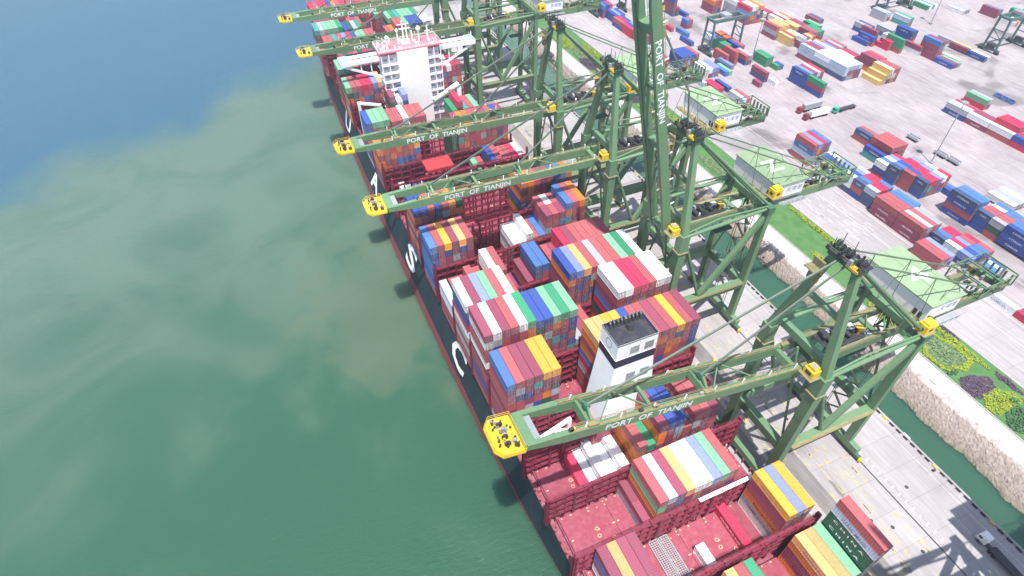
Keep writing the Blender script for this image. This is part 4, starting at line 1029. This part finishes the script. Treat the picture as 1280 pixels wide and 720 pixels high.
# ------------------------------------------------------------------ yard machines, trucks, masts
def yard_crane(x0, x1, y, label, h=21.5):
    t = thing('yard_crane', label, 'yard crane', (x0,y,5.0), 0, 'rubber-tyred gantry cranes in the yard'); w = x1-x0
    for x in (0, w):
        for sy in (-1,1):
            b = MB(); b.beam((x,sy*4.2,2.4),(x,sy*3.4,h-1.8),.95,1.0); b.build('leg', M['rtg'], t)
        b = MB(); b.box(x-.7,x+.7,-6.4,6.4,1.4,2.6); b.box(x-.9,x+.9,-2.4,2.4,2.6,4.8,1)
        for z in (8,13): b.beam((x,-3.9,z),(x,3.7,z+.2),.4,.4)
        b.beam((x,-3.9,8),(x,3.6,13),.3,.3); b.build('sill_beam', [M['rtg'],M['dark']], t)
        for sy in (-1,1):
            b = MB()
            for q in (-.9,.9): b.tube((x-.4,sy*5.2+q,.8),(x+.4,sy*5.2+q,.8),.8,12)
            b.build('wheel', M['rubber'], t)
    b = MB()
    for y_ in (-3.4,3.4): b.box(-.8,w+.8,y_-.55,y_+.55,h-1.9,h)
    b.box(-.6,.8,-3.4,3.4,h-1.7,h-.4); b.box(w-.8,w+.6,-3.4,3.4,h-1.7,h-.4); b.build('main_girder', M['rtg'], t)
    b = MB(); b.box(w*.32,w*.32+5,-3,3,h+.05,h+1.6); b.box(w*.32-2,w*.32,-1,1.2,h-4.4,h-1.9,1); b.build('trolley', [M['galv'],M['white']], t)
    return t
yard_crane(224.6,247,293.5,'grey-green yard crane straddling stacks beyond the upright boom')
yard_crane(388,414,223.5,'yard crane at the right edge of the picture, above the far light-coloured paving')
yard_crane(192.0,215,378,'yard crane behind the far left block, beside the access road')
yard_crane(378,402,300,'yard crane at the top edge, farthest back in the yard')
def truck(x, y, rz, label, cab, load, flat=False, z=5.02):
    """tractor and semi-trailer; cab faces -X before turning"""
    t = thing('container_truck', label, 'truck', (x,y,z), rz, 'trucks driving in the terminal')
    b = MB(); b.box(0,1.7,-1.2,1.2,.9,3.0); b.box(1.7,2.5,-1.15,1.15,.9,2.9); b.hexa([(-.25,-1.15,.7),(0,-1.2,.7),(0,1.2,.7),(-.25,1.15,.7),(-.15,-1.1,1.9),(0,-1.2,1.9),(0,1.2,1.9),(-.15,1.1,1.9)]); b.box(.3,2.2,-1.0,1.0,3.0,3.35); b.build('cab', cab, t)
    g = MB(); g.box(-.06,-.01,-1.05,1.05,1.95,2.8); g.box(.3,1.2,-1.23,-1.2,1.95,2.7); g.box(.3,1.2,1.2,1.23,1.95,2.7); g.build('window', M['glass'], t)
    c = MB(); c.box(.4,5.6,-.5,.5,.65,.95); c.box(4,15.6,-1.2,1.2,1.15,1.4); c.box(4,15.6,-.55,-.3,.8,1.15); c.box(4,15.6,.3,.55,.8,1.15); c.build('chassis', M['dark'], t)
    for k, xx in enumerate((1.0,4.2,5.4,12.2,13.4,14.6)):
        w = MB()
        for sy in (-1,1): w.tube((xx,sy*1.2,.5),(xx,sy*.7,.5),.5,12)
        w.build('wheel', M['rubber'], t)
    if load:
        o = link('shipping_container', ME[(12.19,1)], None, (0,0,0)); o.material_slots[0].link = 'OBJECT'; o.material_slots[0].material = CM[load]
        v = Vector((9.5,0,1.42)); v.rotate(Matrix.Rotation(rz,3,'Z')); o.location = Vector((x,y,z))+v; o.rotation_euler = (0,0,rz+math.pi/2)
        tag(o, load == 'w' and label.startswith('red-cabbed truck in front') and 'white container riding on the nearer red-cabbed truck' or PAL[load][1]+' container riding on the truck: '+' '.join(label.split()[:6]), 'container', 'containers carried by trucks')
    return t
truck(222.6,204.2,rad(-1),'red-cabbed truck in front, carrying a white container across the yard', M['truckred'], 'w')
truck(224.6,211.2,rad(1),'red-cabbed truck behind the other, carrying a pale container', M['truckred'], 'e')
truck(242.2,203.4,rad(2),'green-cabbed truck with an empty flat trailer', M['truckgreen'], None)
truck(107.2,12.6,rad(-93),'white-cabbed truck on the quay in the crane shadow at lower right', M['white'], None, z=6.02)
def mast(x, y, h, label):
    t = thing('light_mast', label, 'light mast', (x,y,5.0), 0, 'tall light masts in the yard')
    b = MB(); b.tube((0,0,0),(0,0,h),.36,10,0,.16); b.build('pole', M['galv'], t)
    b = MB(); b.box(-.8,.8,-.8,.8,0,.9); b.build('base', M['quay'], t)
    b = MB(); b.tube((0,0,h-.4),(0,0,h-.2),1.5,12)
    for k in range(8):
        a = k*.785; b.box(1.4*math.cos(a)-.25,1.4*math.cos(a)+.25,1.4*math.sin(a)-.25,1.4*math.sin(a)+.25,h-.75,h-.4)
    b.build('lamp_ring', M['galv'], t)
mast(249.4,147.6,32,'slender grey light mast beside the second yard row')
mast(392.5,269.5,32,'slender grey light mast near the top right corner')
mast(243.5,272,26,'slender grey light mast among the green yard stacks')
def skip(x, y, label):
    t = thing('open_skip', label, 'skip', (x,y,5.02), 0, 'blue open skips in the yard'); b = MB()
    b.box(0,2.4,0,3.4,.1,.25); b.box(0,.12,0,3.4,.25,1.6); b.box(2.28,2.4,0,3.4,.25,1.6); b.box(.12,2.28,0,.12,.25,1.6); b.box(.12,2.28,3.28,3.4,.25,1.6); b.build('body', CM['l'], t)
    r = MB()
    for yy in (.8,1.7,2.6): r.box(-.08,0,yy-.08,yy+.08,.1,1.6)
    r.build('rib', CM['c'], t)
for i, w in enumerate(('farthest','middle','nearest')): skip(338,178.6-i*3.9,f'{w} of the three small blue open skips on the paving')
# grey lattice flat racks lying on the hatch cover
for i, (kx, lab) in enumerate(((8.0,'grey lattice flat rack on the hatch, on the seaward side of its twin'),(9.1,'grey lattice flat rack on the hatch, on the quay side of its twin'))):
    t = thing('flat_rack', lab, 'flat rack', (kx*PIT+.8,31.0,19.5-DZ), 0, 'grey flat racks on the hatch'); b = MB()
    for x in (0,.55,1.2,1.85,2.3): b.box(x,x+.14,0,12,.15,.5)
    for k in range(25): b.box(.14,2.3,k*.49,k*.49+.14,.2,.42)
    b.box(-.1,.02,0,12,.0,.6); b.box(2.44,2.56,0,12,0,.6); b.build('frame', M['galv'], t)
    e = MB()
    for y in (0,11.7): e.box(.05,2.4,y,y+.25,.6,1.0)
    e.build('end_wall', M['galv'], t)
for (x, y, lab) in ((258,140.5,'nearest grey flat trailer parked on the open paving'),(257.4,147.2,'second grey flat trailer on the open paving'),(257.6,163.5,'pale flat trailer parked alone on the open paving')):
    t = thing('flat_trailer', lab, 'trailer', (x,y,5.02), 0, 'flat trailers parked on the yard paving'); b = MB(); b.box(0,2.4,0,6.2,1.1,1.4); b.box(.1,.3,0,6.2,1.4,2.2); b.box(2.1,2.3,0,6.2,1.4,2.2); b.build('bed', M['galv'], t)
    w = MB()
    for yy in (1,2.2,5): w.tube((0,yy,.5),(.4,yy,.5),.5,10); w.tube((2,yy,.5),(2.4,yy,.5),.5,10)
    w.build('wheel', M['rubber'], t)
# mooring bollards and lamp floats by the inner quay edge
for i, y in enumerate((31,77,125,176)):
    t = MB(); t.tube((0,0,0),(0,0,.5),.28,10); t.tube((0,0,.5),(0,0,.75),.42,10); o = t.build('bollard', M['dark'], None, (112.6,y,6.0)); tag(o, 'short dark mooring bollard on the inner quay edge, '+('nearest','second nearest','third nearest','farthest')[i]+' of four', 'bollard', 'bollards on the inner quay edge')
for i, (x, y) in enumerate(((118.4,44.2),(117.8,128))):
    t = thing('service_launch', ('small white launch by the inner quay wall below the nearest whole crane','small white launch by the inner quay wall below the crane with upright boom')[i], 'boat', (x,y,0), 0, 'small launches in the channel')
    b = MB(); b.prism([(-1.1,-2.6),(1.1,-2.6),(1.2,1.2),(0,3.2),(-1.2,1.2)],-.3,.75); b.build('hull', M['white'], t); b = MB(); b.box(-.8,.8,-1.6,.6,.75,2.1); b.build('cabin', M['white'], t); b = MB(); b.box(-.82,.82,.6,.64,1.3,1.9); b.build('window', M['glass'], t)
# ------------------------------------------------------------------ air, sky, sun, camera
m = bpy.data.materials.new('haze'); m.use_nodes = True; nt = m.node_tree; nt.nodes.clear()
out = nt.nodes.new('ShaderNodeOutputMaterial'); pv = nt.nodes.new('ShaderNodeVolumePrincipled')
pv.inputs['Color'].default_value = (.86,.90,1,1); pv.inputs['Density'].default_value = HAZE; pv.inputs['Anisotropy'].default_value = .3
nt.links.new(pv.outputs[0], out.inputs['Volume'])
b = MB(); b.box(-2700,2700,-1600,3700,-8,182); tag(b.build('haze', m), kind='stuff')
w = bpy.data.worlds.new('World'); SC.world = w; w.use_nodes = True
nt = w.node_tree; bg = nt.nodes['Background']; sky = nt.nodes.new('ShaderNodeTexSky'); sky.sky_type = 'NISHITA'; sky.sun_disc = False
SD = Vector((-.12,-.31,1)).normalized()
sky.sun_elevation = math.asin(SD.z); sky.sun_rotation = math.atan2(SD.x, SD.y); sky.air_density = 1.0; sky.dust_density = 1.5
nt.links.new(sky.outputs[0], bg.inputs[0]); bg.inputs[1].default_value = SKY
l = bpy.data.lights.new('sun','SUN'); l.energy = SUN; l.angle = rad(.55); l.color = (1,.965,.91)
lo = bpy.data.objects.new('sun', l); COL.objects.link(lo); lo.rotation_euler = SD.to_track_quat('Z','Y').to_euler()
cam = bpy.data.cameras.new('camera'); co = bpy.data.objects.new('camera', cam); COL.objects.link(co)
cam.sensor_fit = 'HORIZONTAL'; cam.sensor_width = 36; cam.lens = 36*FPX/1280; cam.clip_end = 9000; cam.clip_start = .5
co.matrix_world = Matrix(((CR.x,CU.x,-CF.x,CAMP.x),(CR.y,CU.y,-CF.y,CAMP.y),(CR.z,CU.z,-CF.z,CAMP.z),(0,0,0,1)))
SC.camera = co
SC.view_settings.view_transform = 'Standard'; SC.view_settings.look = 'None'; SC.view_settings.gamma = 1; SC.view_settings.use_curve_mapping = False
SC.view_settings.exposure = EXPO
SC.cycles.use_denoising = True; SC.cycles.max_bounces = 6; SC.cycles.volume_bounces = 0
